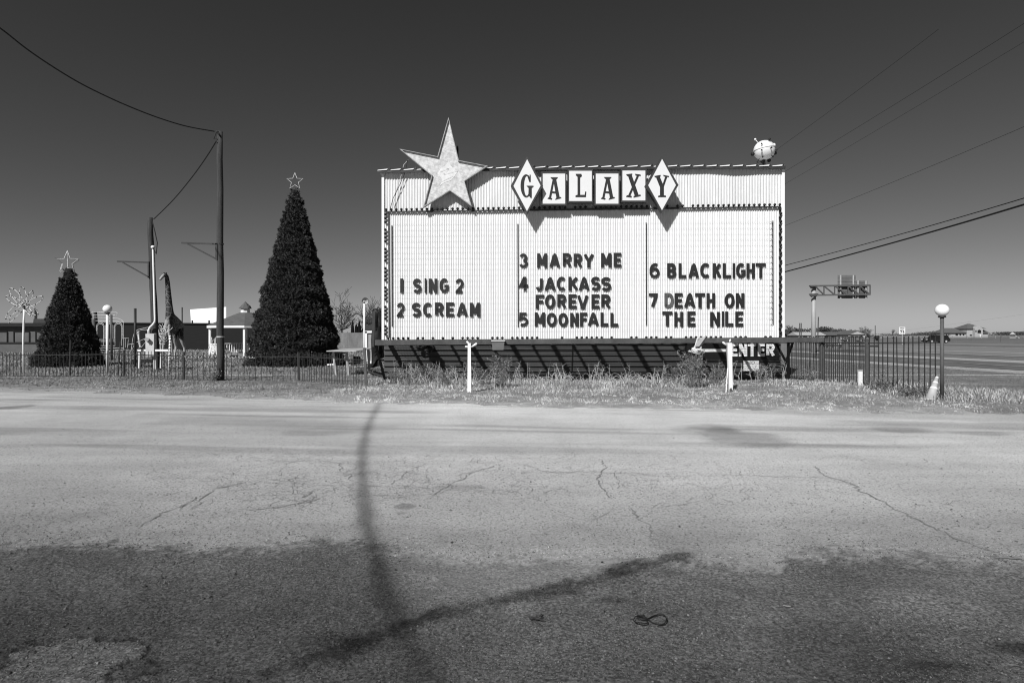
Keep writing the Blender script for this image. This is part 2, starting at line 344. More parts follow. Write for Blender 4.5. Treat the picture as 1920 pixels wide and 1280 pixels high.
def build_lot():
    ys = [1.4]
    while ys[-1] < 24: ys.append(ys[-1] * 1.0062)
    us = np.linspace(-1.5, 1.5, 640); ys = np.array(ys)
    Y, U = np.meshgrid(ys, us, indexing='ij'); X = U * (Y + 0.6)
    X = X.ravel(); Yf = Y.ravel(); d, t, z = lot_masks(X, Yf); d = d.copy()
    n, m = len(ys), len(us)
    V = np.stack([X, Yf, z], 1); i = (np.arange(n - 1)[:, None] * m + np.arange(m - 1)[None]).ravel()
    Fc = np.stack([i, i + 1, i + m + 1, i + m], 1)
    # behind the viewer the same dirt goes on, and the pale lot to both sides
    b0 = len(V)
    V = np.vstack([V, [(-60, -40, -0.012), (60, -40, -0.012), (60, 1.5, -0.012), (-60, 1.5, -0.012)]]); Fc = np.vstack([Fc, [[b0, b0 + 1, b0 + 2, b0 + 3]]])
    d = np.append(d, [1] * 4); t = np.append(t, [1.0] * 4)
    # cracks: thin ribbons lying on the asphalt
    mi = np.zeros(len(Fc), int); VV = [V]; FF = [Fc]; M2 = [mi]; base = len(V)
    def ribbon(pts, w):
        nonlocal base
        q = []
        for (x0, y0), (x1, y1) in zip(pts[:-1], pts[1:]):
            k = max(2, int(math.hypot(x1 - x0, y1 - y0) / 0.06))
            for j in range(k): q.append((x0 + (x1 - x0) * j / k, y0 + (y1 - y0) * j / k))
        q.append(pts[-1]); q = np.array(q); wk = np.cumsum(rng.normal(0, 0.03, q.shape), 0); wk -= np.linspace(0, 1, len(q))[:, None] * wk[-1]; q += rng.normal(0, 0.014, q.shape) + wk * 0.6
        tg = np.gradient(q, axis=0); nn = np.stack([-tg[:, 1], tg[:, 0]], 1); nn /= np.linalg.norm(nn, axis=1)[:, None] + 1e-9
        ww = w * 0.62 * (0.25 + 1.2 * rng.random(len(q)))[:, None] / 2
        ww[0] *= 0.1; ww[-1] *= 0.1
        a = np.hstack([q + nn * ww, np.full((len(q), 1), 0.005)]); b = np.hstack([q - nn * ww, np.full((len(q), 1), 0.005)])
        VV.append(np.vstack([a, b])); k = np.arange(len(q) - 1); L_ = len(q)
        FF.append(np.stack([base + k, base + k + 1, base + L_ + k + 1, base + L_ + k], 1)); M2.append(np.ones(len(k), int)); base += 2 * L_
    for pts, w in [([(1128, 862), (1142, 905), (1147, 935)], .022), ([(1190, 952), (1200, 972), (1222, 985), (1240, 1010), (1250, 1030), (1262, 1042)], .02),
                   ([(1530, 874), (1560, 892), (1600, 905), (1650, 930), (1700, 962), (1760, 990), (1810, 1015), (1862, 1034)], .022), ([(1240, 893), (1400, 893), (1500, 896), (1600, 900)], .014),
                   ([(1470, 1040), (1540, 1034), (1640, 1036), (1760, 1032), (1860, 1040), (1920, 1046)], .03), ([(270, 985), (320, 960), (370, 938), (420, 915), (455, 905)], .02),
                   ([(330, 958), (365, 936), (378, 945), (350, 958)], .016), ([(440, 954), (520, 948), (580, 940), (610, 930)], .02), ([(560, 937), (590, 925), (615, 915)], .014),
                   ([(935, 872), (880, 892), (840, 912), (800, 938)], .016), ([(960, 885), (1130, 887), (1240, 890)], .012), ([(790, 870), (770, 890), (735, 910)], .014), ([(300, 850), (420, 845), (560, 852)], .012),
                   ([(1150, 880), (1168, 900), (1165, 918)], .012), ([(640, 868), (655, 885), (648, 905)], .014), ([(1560, 1048), (1700, 1060), (1850, 1075)], .012)]:
        ribbon(gpts(pts), w)
    for k in range(360):                  # crazed patches
        cx, cy = ((rng.normal(560, 160), rng.uniform(845, 945)) if k < 190 else (rng.normal(880, 200), rng.uniform(852, 925)) if k < 300 else (rng.uniform(950, 1750), rng.uniform(850, 960)))
        p = [gpts([(cx, cy)])[0]]; a = rng.uniform(0, 6.28)
        for j in range(rng.integers(3, 7)): a += rng.normal(0, 0.9); p.append((p[-1][0] + 0.16 * math.cos(a), p[-1][1] + 0.16 * math.sin(a)))
        ribbon(p, .0065)
    V = np.vstack(VV); Fc = np.vstack(FF); mi = np.concatenate(M2)
    d = np.append(d, np.zeros(len(V) - len(d))); t = np.append(t, np.ones(len(V) - len(t)))
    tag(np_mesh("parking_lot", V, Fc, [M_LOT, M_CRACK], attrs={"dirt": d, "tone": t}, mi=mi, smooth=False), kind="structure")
build_lot()

def build_verge():
    xs = np.arange(-34, 34, 0.12); ys = np.arange(8.6, 25.2, 0.12); Y, X = np.meshgrid(ys, xs, indexing='ij'); X = X.ravel(); Y = Y.ravel()
    z = gz(X, Y); n, m = len(ys), len(xs); i = (np.arange(n - 1)[:, None] * m + np.arange(m - 1)[None]).ravel()
    keep = (Y[i] > edge_y(X[i]) - 1.2)
    i = i[keep]; Fc = np.stack([i, i + 1, i + m + 1, i + m], 1); u, inv = np.unique(Fc, return_inverse=True)
    d = Y - edge_y(X)
    sh = np.interp(d, [-1, 0.3, 2.5, 6], [1.45, 1.3, 0.9, 0.75]) * (0.65 + 0.7 * fbm(X * 1.2, Y * 2.4)) * np.where(X < -5, 0.86, 1.0)
    tag(np_mesh("grass_verge", np.stack([X, Y, z], 1)[u], inv.reshape(-1, 4), mat("verge_soil", 0.24, 0.95, 0.35, 2.5, bump=0.7, bscale=18, attr="shade", spec=0.1, fine=0.3), attrs={"shade": sh[u]}, smooth=True), kind="structure")
build_verge()

# roads on the right, running away from the viewer
def road(name, c0, c1, z, m, y0=-150, y1=900):
    k = -0.131
    return tag(MB().add([(c0 + k * y0, y0, z), (c1 + k * y0, y0, z), (c1 + k * y1, y1, z), (c0 + k * y1, y1, z)], [(0, 1, 2, 3)]).build(name, m), kind="structure")
M_ASPH = mat("road_asphalt", 0.115, 0.9, 0.15, 0.6, stretch=(1, 0.1, 1), fine=0.15)
M_HWY = mat("highway_asphalt", 0.19, 0.9, 0.12, 0.6, stretch=(1, 0.1, 1), fine=0.12)
M_SHOULD = mat("dry_shoulder_grass", 0.34, 0.95, 0.2, 0.8, fine=0.2)
M_MARK = mat("road_paint", 0.6, 0.8, 0.15, 1)
road("frontage_road", 27.1, 34.2, -0.02, M_ASPH)
road("road_shoulder", 34.3, 37.2, -0.025, M_SHOULD); road("road_edge", 24.8, 27.0, -0.03, M_SHOULD)
road("highway", 43.7, 76, -0.02, M_HWY); road("road_marking", 53.0, 53.5, -0.014, M_MARK); road("road_marking", 30.5, 30.62, -0.014, M_MARK); road("road_marking", 44.6, 44.8, -0.014, M_MARK); road("road_marking", 74.5, 74.8, -0.014, M_MARK)
road("highway", 88, 106, -0.02, M_HWY)

# ---------------------------------------------------------------- grass
def blades(name, X, Y, Z, h, w, lean, m, shade, kind="stuff", curl=0.0, label=None):
    n = len(X); a = rng.uniform(0, 2 * np.pi, n); la = rng.uniform(0, 2 * np.pi, n)
    dx, dy = np.cos(a) * w / 2, np.sin(a) * w / 2; lx, ly = np.cos(la) * lean * h, np.sin(la) * lean * h
    hz = h * np.sqrt(np.clip(1 - lean ** 2, 0.05, 1))
    b0 = np.stack([X - dx, Y - dy, Z - 0.01], 1); b1 = np.stack([X + dx, Y + dy, Z - 0.01], 1)
    m0 = np.stack([X - dx * .8 + lx * .35, Y - dy * .8 + ly * .35, Z + hz * .62], 1); m1 = np.stack([X + dx * .8 + lx * .35, Y + dy * .8 + ly * .35, Z + hz * .62], 1)
    tp = np.stack([X + lx, Y + ly, Z + hz * (1 - curl * rng.random(n))], 1)
    V = np.stack([b0, b1, m1, m0, tp], 1).reshape(-1, 3); k = np.arange(n) * 5
    Fc = np.vstack([np.stack([k, k + 1, k + 2], 1), np.stack([k, k + 2, k + 3], 1), np.stack([k + 3, k + 2, k + 4], 1)])
    o = np_mesh(name, V, Fc, m, attrs={"shade": np.repeat(shade, 5)}); o["kind"] = kind
    if label: o["label"] = label; o["category"] = "grass"
    return o
def verge_grass():
    n = 11000; X = rng.uniform(-19, 15, n); Y = rng.uniform(11.4, 21.4, n); d = Y - edge_y(X) + (fbm(X * 1.4, Y * 1.4) - 0.5) * 1.4
    cl = fbm(X * 1.1 + 2, Y * 1.1); k = (d > 0.1) & (rng.random(n) < np.clip(0.25 + d * 0.4, 0, 1) * (0.3 + 1.1 * cl)); X, Y, d, cl = X[k], Y[k], d[k], cl[k]; n = len(X)
    m = 15; tr = rng.uniform(0.03, 0.10, n) * (0.5 + cl); th = (0.03 + 0.075 * rng.random(n)) * (0.5 + 1.0 * cl) * np.interp(d, [0, 2.5, 4.5, 6], [0.5, 1.0, 1.0, 0.55]) * np.interp(X, [9.3, 10.5], [1, 0.5]); ts = rng.uniform(0.75, 1.2, n) * (0.3 + 1.35 * fbm(X * 0.9, Y * 1.8)) * np.interp(d, [0, 1.5, 5], [1.35, 1.15, 0.8]) * np.where(X < -5, 0.62, 1) * np.interp(X, [9.5, 11], [1, 0.68])
    ci = np.repeat(np.arange(n), m); N_ = n * m; a = rng.uniform(0, 2 * np.pi, N_); r = np.abs(rng.normal(0, 1, N_)) * tr[ci]; x, y = X[ci] + r * np.cos(a), Y[ci] + r * np.sin(a)
    blades("verge_grass", x, y, gz(x, y), th[ci] * rng.uniform(0.6, 1.4, N_), rng.uniform(0.006, 0.014, N_), np.clip(rng.normal(0.75, 0.18, N_), 0.2, 0.97), M_GRASS, ts[ci] * rng.uniform(0.85, 1.15, N_), label="dry short grass along the edge of the lot")
    # tangled long dead grass under the sign
    n = 34000; X = rng.uniform(-4.8, 10.2, n); Y = rng.normal(18.9, 0.85, n); cl = fbm(X * 1.1 + 3, Y * 0.7)
    k = (rng.random(n) < sstep(0.36, 0.62, cl)) & (Y < 21.0) & (Y > 16.8); X, Y, cl = X[k], Y[k], cl[k]; n = len(X)
    h = rng.uniform(0.04, 0.24, n) * (0.2 + 1.1 * cl) * np.interp(X, [-4.6, -2, 6, 10], [0.9, 0.9, 1.0, 0.75])
    blades("tangled_grass", X, Y, gz(X, Y), h, rng.uniform(0.008, 0.018, n), rng.uniform(0.35, 0.96, n), M_GRASS, rng.uniform(0.25, 1.35, n) * (0.4 + 1.1 * fbm(X * 1.7, Y * 1.7)), curl=0.6, label="long tangled dead grass in front of the dark wall under the sign")
    n = 7000; X = rng.uniform(9.6, 13.5, n); Y = rng.normal(15.6, 0.9, n) - 0.35 * (X - 11); k = (Y - edge_y(X)) > 1.2; X, Y = X[k], Y[k]; n = len(X)
    blades("fence_grass", X, Y, gz(X, Y), rng.uniform(0.06, 0.26, n), rng.uniform(0.010, 0.018, n), rng.uniform(0.3, 0.93, n), M_GRASS, rng.uniform(0.3, 1.15, n), curl=0.5, label="matted dry grass along the foot of the right fence")
verge_grass()
def lawn():
    n = 120000; Y = 21 + 45 * rng.random(n) ** 1.7; X = -0.95 * Y + rng.random(n) * (0.95 * Y - 4.5 + 0.0 * Y)
    k = rng.random(n) < 0.35 + 0.9 * fbm(X * 0.8, Y * 0.5); X, Y = X[k], Y[k]; n = len(X)
    blades("left_lawn", X, Y, np.full(n, -0.04), rng.uniform(0.05, 0.15, n) * (0.6 + fbm(X * .5, Y * .5)), rng.uniform(0.015, 0.03, n) * Y / 24, rng.uniform(0.3, 0.85, n), M_GRASSD, rng.uniform(1.0, 1.5, n) * (0.5 + fbm(X * 0.4 + 9, Y * 0.9)), label="winter lawn behind the left fence")
    n = 150000; Y = 11.5 + 26 * rng.random(n) ** 1.8; X = 9.5 + rng.random(n) * (0.95 * Y + 2 - 9.5)
    d = Y - edge_y(X); k = (d > 0.1) & (X + 0.131 * Y < 26.6) & (rng.random(n) < 0.35 + 0.9 * fbm(X * 0.9, Y * 0.5)); X, Y = X[k], Y[k]; n = len(X)
    blades("right_field", X, Y, np.where(Y < 25, gz(X, Y), -0.04), rng.uniform(0.012, 0.038, n) * (0.6 + fbm(X * .7, Y * .7)), rng.uniform(0.006, 0.011, n) * Y / 14, rng.uniform(0.4, 0.92, n), M_GRASSD, rng.uniform(0.8, 1.15, n) * (0.35 + 1.2 * fbm(X * 0.35 + 2, Y * 1.1)), label="short winter grass of the right field beside the road")
lawn()
def stones():
    oct_v = np.array([(1, 0, 0), (-1, 0, 0), (0, 1, 0), (0, -1, 0), (0, 0, 1), (0, 0, -1)], float)
    oct_f = np.array([(0, 2, 4), (2, 1, 4), (1, 3, 4), (3, 0, 4), (2, 0, 5), (1, 2, 5), (3, 1, 5), (0, 3, 5)])
    n = 150000; Y = 2.3 + 3.0 * rng.random(n) ** 1.2; X = (rng.random(n) * 2 - 1) * Y * 1.1
    d, t, z = lot_masks(X, Y); cl = fbm(X * 3 + 1, Y * 3 + 5)
    k = (rng.random(n) < d * (0.25 + 0.75 * sstep(0.35, 0.6, cl)) * np.where(t > 1.35, 0.1, 1) * np.where(X > -0.4, 1, 0.75)); X, Y, z, t = X[k], Y[k], z[k], t[k]; n = len(X)
    s = np.clip(rng.lognormal(-5.75, 0.42, n), 0.002, 0.013)
    k2 = 60000; Yp = 4.3 + 6.0 * rng.random(k2) ** 1.5; Xp = (rng.random(k2) * 2 - 1) * Yp * 1.0
    dp, tp, zp = lot_masks(Xp, Yp); kk = (dp < 0.5) & (rng.random(k2) < 0.25 + 0.75 * (1 - sstep(4.5, 7.5, Yp))); Xp, Yp, zp, tp = Xp[kk], Yp[kk], zp[kk], tp[kk]; k2 = len(Xp)
    X = np.append(X, Xp); Y = np.append(Y, Yp); z = np.append(z, zp); sh = np.append((rng.uniform(0.22, 1.0, n) + (rng.random(n) < 0.10) * 0.6) * np.clip(t, 0.35, 1.2), np.where(rng.random(k2) < 0.3, rng.uniform(0.5, 1.6, k2), rng.uniform(2.2, 4.2, k2) * tp)); s = np.append(s, np.clip(rng.lognormal(-5.55, 0.4, k2), .002, .012)); n = len(X)
    jit = rng.uniform(0.6, 1.25, (n, 6, 1)); sc = s[:, None, None] * np.stack([rng.uniform(.8, 1.4, n), rng.uniform(.7, 1.2, n), rng.uniform(.55, 1.0, n)], 1)[:, None, :]
    V = oct_v[None] * jit * sc; a = rng.uniform(0, 6.28, n); c_, s_ = np.cos(a)[:, None], np.sin(a)[:, None]
    V = np.stack([V[..., 0] * c_ - V[..., 1] * s_, V[..., 0] * s_ + V[..., 1] * c_, V[..., 2]], -1) + np.stack([X, Y, z + s * 0.2], 1)[:, None]
    Fc = (np.arange(n)[:, None, None] * 6 + oct_f[None]).reshape(-1, 3)
    o = np_mesh("gravel", V.reshape(-1, 3), Fc, mat("gravel_stone", 0.13, 0.9, 0.3, 60, attr="shade", spec=0.1), attrs={"shade": np.repeat(sh, 6)})
    tag(o, "loose gravel scattered over the dark dirt and asphalt", "gravel", kind="stuff")
stones()
# ---------------------------------------------------------------- the marquee
_glyphs = {}
def glyph(s, off=0.0):                   # outline of a character from the built-in font, scaled to a unit box: list of verts, faces
    k = (s, off)
    if k in _glyphs: return _glyphs[k]
    c = bpy.data.curves.new("glyph", 'FONT'); c.body = s; c.offset = off; c.resolution_u = 6; c.fill_mode = 'BOTH'; c.extrude = 0.1
    o = bpy.data.objects.new("glyph", c); COL.objects.link(o); dg = bpy.context.evaluated_depsgraph_get(); dg.update()
    me = bpy.data.meshes.new_from_object(o.evaluated_get(dg)); v = np.array([x.co[:] for x in me.vertices]); f = [tuple(p.vertices) for p in me.polygons]
    bpy.data.objects.remove(o); bpy.data.curves.remove(c); bpy.data.meshes.remove(me)
    mn, mx = v.min(0), v.max(0); v = (v - mn) / (mx - mn + 1e-9); _glyphs[k] = (v, f); return _glyphs[k]
def put_glyph(mb, s, x0, y0, x1, y1, off, depth, bold=0.035, plane=S):   # a glyph standing on the sign between pixels, its face `off` in front of it
    v, f = glyph(s, bold); a, b, c = plane(x0, y1, off), plane(x1, y1, off), plane(x0, y0, off)
    mb.add([a + (b - a) * p[0] + (c - a) * p[1] - SN * depth * (1 - p[2]) for p in v], f)

def A_(cx, cy, rx, ry, a0, a1, n=14): return [(cx + rx * math.cos(R(a0 + (a1 - a0) * k / n)), cy + ry * math.sin(R(a0 + (a1 - a0) * k / n))) for k in range(n + 1)]
STROKES = {                              # block gothic capitals, as centre lines in a unit box
 "1": [[(.5, 0), (.5, 1)]], "I": [[(.5, 0), (.5, 1)]], "2": [A_(.5, .70, .5, .30, 168, -38) + [(0, .02), (0, 0), (1, 0)]],
 "3": [A_(.45, .755, .48, .245, 158, -90), A_(.45, .265, .55, .265, 90, -158)], "4": [[(.76, 0), (.76, 1), (.62, 1), (0, .30), (1, .30)]],
 "5": [[(.95, 1), (.14, 1), (.06, .50)] + A_(.43, .315, .55, .315, 112, -122)], "6": [A_(.56, .5, .56, .5, 62, 190), A_(.5, .32, .5, .32, 0, 360, 22)], "7": [[(0, 1), (1, 1), (.92, .82), (.34, 0)]],
 "A": [[(0, -.08), (.44, 1.0)], [(.56, 1.0), (1, -.08)], [(.36, 1), (.64, 1)], [(.2, .27), (.8, .27)]], "B": [[(0, 0), (0, 1), (.55, 1)] + A_(.55, .76, .38, .24, 90, -90) + [(.0, .52)], [(.55, .52)] + A_(.55, .26, .45, .26, 90, -90) + [(0, 0)]],
 "C": [A_(.52, .5, .52, .5, 48, 312, 20)], "D": [[(0, 0), (0, 1), (.42, 1)] + A_(.42, .5, .58, .5, 90, -90, 16) + [(0, 0)]], "E": [[(1, 1), (0, 1), (0, 0), (1, 0)], [(0, .5), (.86, .5)]], "F": [[(1, 1), (0, 1), (0, -.1)], [(0, .5), (.84, .5)]],
 "G": [A_(.52, .5, .52, .5, 48, 305, 20) + [(1, .16), (1, .44), (.56, .44)]], "H": [[(0, 0), (0, 1)], [(1, 0), (1, 1)], [(0, .5), (1, .5)]], "J": [[(.98, 1), (.98, .3)] + A_(.52, .30, .46, .30, 0, -165)], "K": [[(0, 0), (0, 1)], [(1.02, 1.05), (.06, .42)], [(.34, .60), (1.04, -.05)]],
 "L": [[(0, 1), (0, 0), (1, 0)]], "M": [[(0, 0), (0, 1)], [(1, 0), (1, 1)], [(.06, 1.02), (.5, .16)], [(.94, 1.02), (.5, .16)]], "N": [[(0, 0), (0, 1)], [(1, 0), (1, 1)], [(.06, 1.02), (.94, -.02)]], "O": [A_(.5, .5, .5, .5, 0, 360, 28)],
 "R": [[(0, 0), (0, 1), (.52, 1)] + A_(.52, .74, .44, .26, 90, -90) + [(0, .48)], [(.46, .48), (1.0, -.06)]], "S": [A_(.5, .755, .48, .245, 24, 262) + A_(.5, .262, .5, .262, 86, -152)], "T": [[(0, 1), (1, 1)], [(.5, 0), (.5, 1)]],
 "V": [[(0, 1.06), (.46, 0)], [(1, 1.06), (.54, 0)], [(.42, 0), (.58, 0)]], "Y": [[(0, 1.06), (.5, .42)], [(1, 1.06), (.5, .42)], [(.5, .5), (.5, 0)]]}
def put_letter(mb, ch, x0, y0, x1, y1, off, depth, s=5.5, plane=None):
    if ch in '2356' and s == 5.5: s = 4.9
    plane = plane or S; w, h = x1 - x0, y1 - y0; sx = min(s, w); q = 0
    if w <= s + 1: s = w
    for st in STROKES[ch]:
        q += 1; pts = [Vector((x0 + sx / 2 + px * (w - sx), y1 - s / 2 - py * (h - s), 0)) for px, py in st]; n = len(pts); L, Rr = [], []
        ext = s / 2
        for e, f in ((0, 1), (-1, -2)):
            d = (pts[e] - pts[f]).normalized(); straight = abs(d.x) < .02 or abs(d.y) < .02
            if straight and n <= 5: pts[e] = pts[e] + d * (ext if ch not in "GA" else 0)
        for i in range(n):
            d0 = (pts[i] - pts[i - 1]).normalized() if i > 0 else (pts[1] - pts[0]).normalized(); d1 = (pts[i + 1] - pts[i]).normalized() if i < n - 1 else d0
            n0, n1 = Vector((-d0.y, d0.x, 0)), Vector((-d1.y, d1.x, 0)); m = (n0 + n1); m = m.normalized() if m.length > .05 else n0
            k = s / 2 / max(.55, m.dot(n0)); L.append(pts[i] + m * k); Rr.append(pts[i] - m * k)
        cl = lambda p: plane(min(max(p.x, x0), x1), min(max(p.y, y0), y1), off + .0004 * q)
        Lp, Rp = [cl(p) for p in L], [cl(p) for p in Rr]
        for i in range(n - 1):
            if (Lp[i] - Lp[i + 1]).length + (Rp[i] - Rp[i + 1]).length < 1e-5: continue
            mb.prism([Lp[i], Lp[i + 1], Rp[i + 1], Rp[i]], -SN * depth)
mq = thing("marquee_sign", S(1094, 637, 0) * 1.0, "huge white corrugated marquee billboard with a dark ribbed base and rows of bulbs", "marquee sign")
mq.location.z = 0
TL, TR, BL, BR = S(718, 320), S(1469.5, 312), S(718, 637), S(1469.5, 634.5)
ML, MR_ = S(718, 397), S(1469.5, 388)
def corrugated(name, bl, br, tl, tr, pitch, amp, off, m, parent, nz=2):
    L_ = (br - bl).length; n = int(L_ / pitch * 8); u = np.linspace(0, 1, n + 1)
    ph = u * L_ / pitch * 2 * np.pi; dsp = off + amp * np.sin(ph) * (1 + 0.12 * np.sin(u * 61)) + 0.004 * np.sin(u * 37 + 1)
    rows = []
    for t in np.linspace(0, 1, nz):
        a = np.array(bl.lerp(tl, t)); b = np.array(br.lerp(tr, t)); p = a[None] * (1 - u[:, None]) + b[None] * u[:, None]
        rows.append(p + np.array(SN)[None] * dsp[:, None])
    V = np.vstack(rows); k = np.arange(n); Fc = np.vstack([np.stack([r * (n + 1) + k, r * (n + 1) + k + 1, (r + 1) * (n + 1) + k + 1, (r + 1) * (n + 1) + k], 1) for r in range(nz - 1)])
    return np_mesh(name, V, Fc, m, parent)
corrugated("letter_board", BL, BR, ML, MR_, 0.0825, 0.0165, 0.0, M_PANEL, mq)
corrugated("header_panel", ML + Vector((0, 0, -.02)), MR_ + Vector((0, 0, -.02)), TL, TR, 0.098, 0.014, -0.03, M_HEAD, mq)
# body behind the panels
a, b, c, d = [p - SN * 0.06 for p in (BL, BR, TR, TL)]
MB().hexa([a, b, c, d], [p - SN * 1.5 for p in (a, b, c, d)]).build("cabinet", M_GALV, mq)
# end flashings
for x0, x1, q in ((715.5, 720, 0), (1466, 1471.5, 1)):
    yb, yt = (637.5, 320) if q == 0 else (634.5, 312)
    MB().hexa([S(x0, yb, .03), S(x1, yb, .03), S(x1, yt, .03), S(x0, yt, .03)], [S(x0, yb, -.05), S(x1, yb, -.05), S(x1, yt, -.05), S(x0, yt, -.05)]).build("edge_flashing", M_WHITE, mq)
# roof: lapped sheets with a dark fascia under their front edge
rf = MB(); fa = MB(); n = 31
def eave(t, dy=0, off=0.155): return S(708 + t * 765, 319.5 - 8.2 * t - 2.0 * math.sin(t * 3.2) + dy, off + 0.028 * math.sin(t * 23) + 0.018 * math.sin(t * 51 + 1))
for i in range(n):
    t0, t1 = i / n, (i + 1) / n; a0, a1 = eave(t0), eave(t1); bk = -SN * 1.9 + Vector((0, 0, -0.22))
    w = a1 - a0; up = Vector((0, 0, 1))
    p = [a0 + w * .02 + up * .015, a0 + w * .78 + up * .05, a0 + w * .90 + up * .10, a0 + w * 1.02 + up * .02]
    prof = [p[0], p[1], p[2], p[3]]
    for j in range(3):
        q0, q1 = prof[j], prof[j + 1]
        rf.add([q0, q1, q1 + bk, q0 + bk], [(0, 1, 2, 3)])
    rf.add([a0 + up * .004, a1 + up * .004, a1 + up * .004 - SN * .6, a0 + up * .004 - SN * .6], [(0, 1, 2, 3)])
    lip = Vector((0, 0, -0.05)) + SN * 0.035     # turned front edge of each sheet, catching the sun
    rf.add([p[0], p[1] - w * .0, p[1] + lip * 1.0 - w * .08, p[0] + lip * .6 - w * .06], [(0, 1, 2, 3)])
    fa.hexa([a0 + up * -.085, a1 + up * -.085, a1 + up * .012, a0 + up * .012], [x - SN * 0.05 for x in (a0 + up * -.085, a1 + up * -.085, a1 + up * .012, a0 + up * .012)])
rf.build("roof", M_ROOFM, mq); fa.build("fascia", M_FRAME, mq)
# dark rails framing the letter board, bulbs along them
def rail(x0, y0, x1, y1, w, off, name="rail", m=M_FRAME):
    return MB().bar(S(x0, y0, off), S(x1, y1, off), 0.05, w, up=Vector((0, 0, 1)) if abs(y1 - y0) < abs(x1 - x0) else SE).build(name, m, mq)
rail(722, 397.3, 1464, 388, 0.05, 0.07, "bulb_rail"); rail(728.5, 397, 730, 633, 0.03, 0.05, "bulb_rail"); rail(1463, 389, 1462, 634, 0.03, 0.04, "bulb_rail")
bl_me = MB(); bl_me.lathe([(.026, -.02), (.03, 0.0), (.034, .035), (.012, .06)], (0, 0, 0), 8)
def bulb_mesh():
    o = MB(); o.lathe([(.022, -.03), (.03, -.01), (.048, .012), (.05, .035), (.03, .062), (.012, .07)], (0, 0, 0), 8); return o
bme = None; nb = 0; rest = MB()
def bulb(p, d):
    global bme, nb
    d = Vector(d).normalized()
    if nb < 100:
        if bme is None:
            o = bulb_mesh().build("bulb", M_BLACK, None, True); bme = o.data
        else: o = bpy.data.objects.new("bulb", bme); COL.objects.link(o)
        o.parent = mq; o.location = p - mq.location; o.rotation_mode = 'QUATERNION'; o.rotation_quaternion = d.to_track_quat('Z', 'Y'); nb += 1
    else:
        t = bulb_mesh(); q = d.to_track_quat('Z', 'Y').to_matrix(); b0 = [q @ Vector(v) + p for v in t.v]; rest.add(b0, t.f)
for i in range(78):
    if rng.random() < 0.12: continue
    t = i / 77; bulb(S(724 + t * 738, 397.3 - 9.3 * t - 3, 0.09), Vector((0, 0, 1)) + SN * 0.5)
for i in range(33):
    t = i / 32; bulb(S(1463 + .2 * math.sin(i * 2), 393 + t * 238, 0.06), SN + SE * (0.6 if i % 2 else -0.6))
for i in range(32):
    if i % 5 == 3: continue
    t = i / 31; bulb(S(723.5, 402 + t * 224, 0.06), SN - SE * 0.6)
for i in range(80):
    if rng.random() < 0.3: continue
    t = i / 79; bulb(S(728 + t * 735, 635.3 - 2.4 * t, 0.10), Vector((0, 0, 1)) + SN * 0.4)
o = rest.build("bulb", M_BLACK, mq, True); o["kind"] = "stuff"
# dividers, letter tracks
for x, y0, y1, w in ((735, 423, 612, .042), (971, 420, 613, .028), (1211.5, 417, 609, .028), (1449, 414, 608, .03)):
    MB().bar(S(x, y0, .035), S(x + .5, y1, .035), w, .03, up=SE).build("divider", M_FRAME, mq)
lad = MB()
for k in range(19): lad.bar(S(1443.5, 416 + k * 10.6, .06), S(1449, 416 + k * 10.6, .06), .012, .012)
lad.build("ladder_rungs", M_GALV, mq)
tr = MB()
for k in range(20):
    y = 416 + k * 10.6
    tr.bar(S(735, y + 4.0 + .0, .045), S(1449, y, .045), .0035, .0035)
tr.build("letter_tracks", mat("track_wire", 0.5, 0.6, 0.1, 3), mq)

# catwalk in front of the base
beam = MB(); beam.hexa([S(703, 647, 1.60), S(1545.5, 641, 1.60), S(1546, 631.8, 1.60), S(703, 637, 1.60)], [S(703, 647, 1.48), S(1545.5, 641, 1.48), S(1546, 631.8, 1.48), S(703, 637, 1.48)])
beam.build("catwalk_beam", M_BEAM, mq)
LW = 0.06
def zline(px): return EYE + (HY - (642 - (px - 703) * 6 / 842)) * 19.5 / F
gr = MB(); x0w, x1w = S(708, 640, 1.45).x, S(1478, 640, 1.45).x
ct = lambda u, o: Vector((x0w + u, SY - SLOPE * (x0w + u) - o, zline(703 + u / (x1w - x0w) * 780) + 0.0))
Lw = x1w - x0w
for k in range(15):
    o = LW + 0.08 + k * 0.095; gr.bar(ct(0, o), ct(Lw, o), .010, .008)
for k in range(int(Lw / 0.10)):
    gr.bar(ct(k * .10, LW + .05), ct(min(Lw, k * .10 + 0.9), 1.47), .009, .009)
o = gr.build("catwalk_grating", M_FRAME, mq)
jo = MB(); k = 0; px = 731.0
while px < 1478:
    w = (.135, .05)[k % 2]; xx = S(px, 650, LW).x
    zz = zline(px)
    p0 = Vector((xx, SY - SLOPE * xx - LW - 0.02, zz - .075)); p1 = Vector((xx, SY - SLOPE * xx - 1.48, zz - .075))
    MB().bar(p0, p1, w, .10).build("joist", M_BEAM, mq); px += 37.9; k += 1
# struts
for (a, b, w) in ((S(704, 645, 1.55), S(723, 716, .3), .07), (S(1487, 640, 1.5), S(1461, 716, .3), .06), (S(1478, 640, 1.5), S(1478, 716, .8), .07), (S(1074.5, 644, 1.51), S(1072, 716, .7), .05), (S(1287, 644, 1.51), S(1276, 718, .7), .06)):
    MB().bar(a, b, w, w, up=SN).build("strut", M_BLACK, mq)
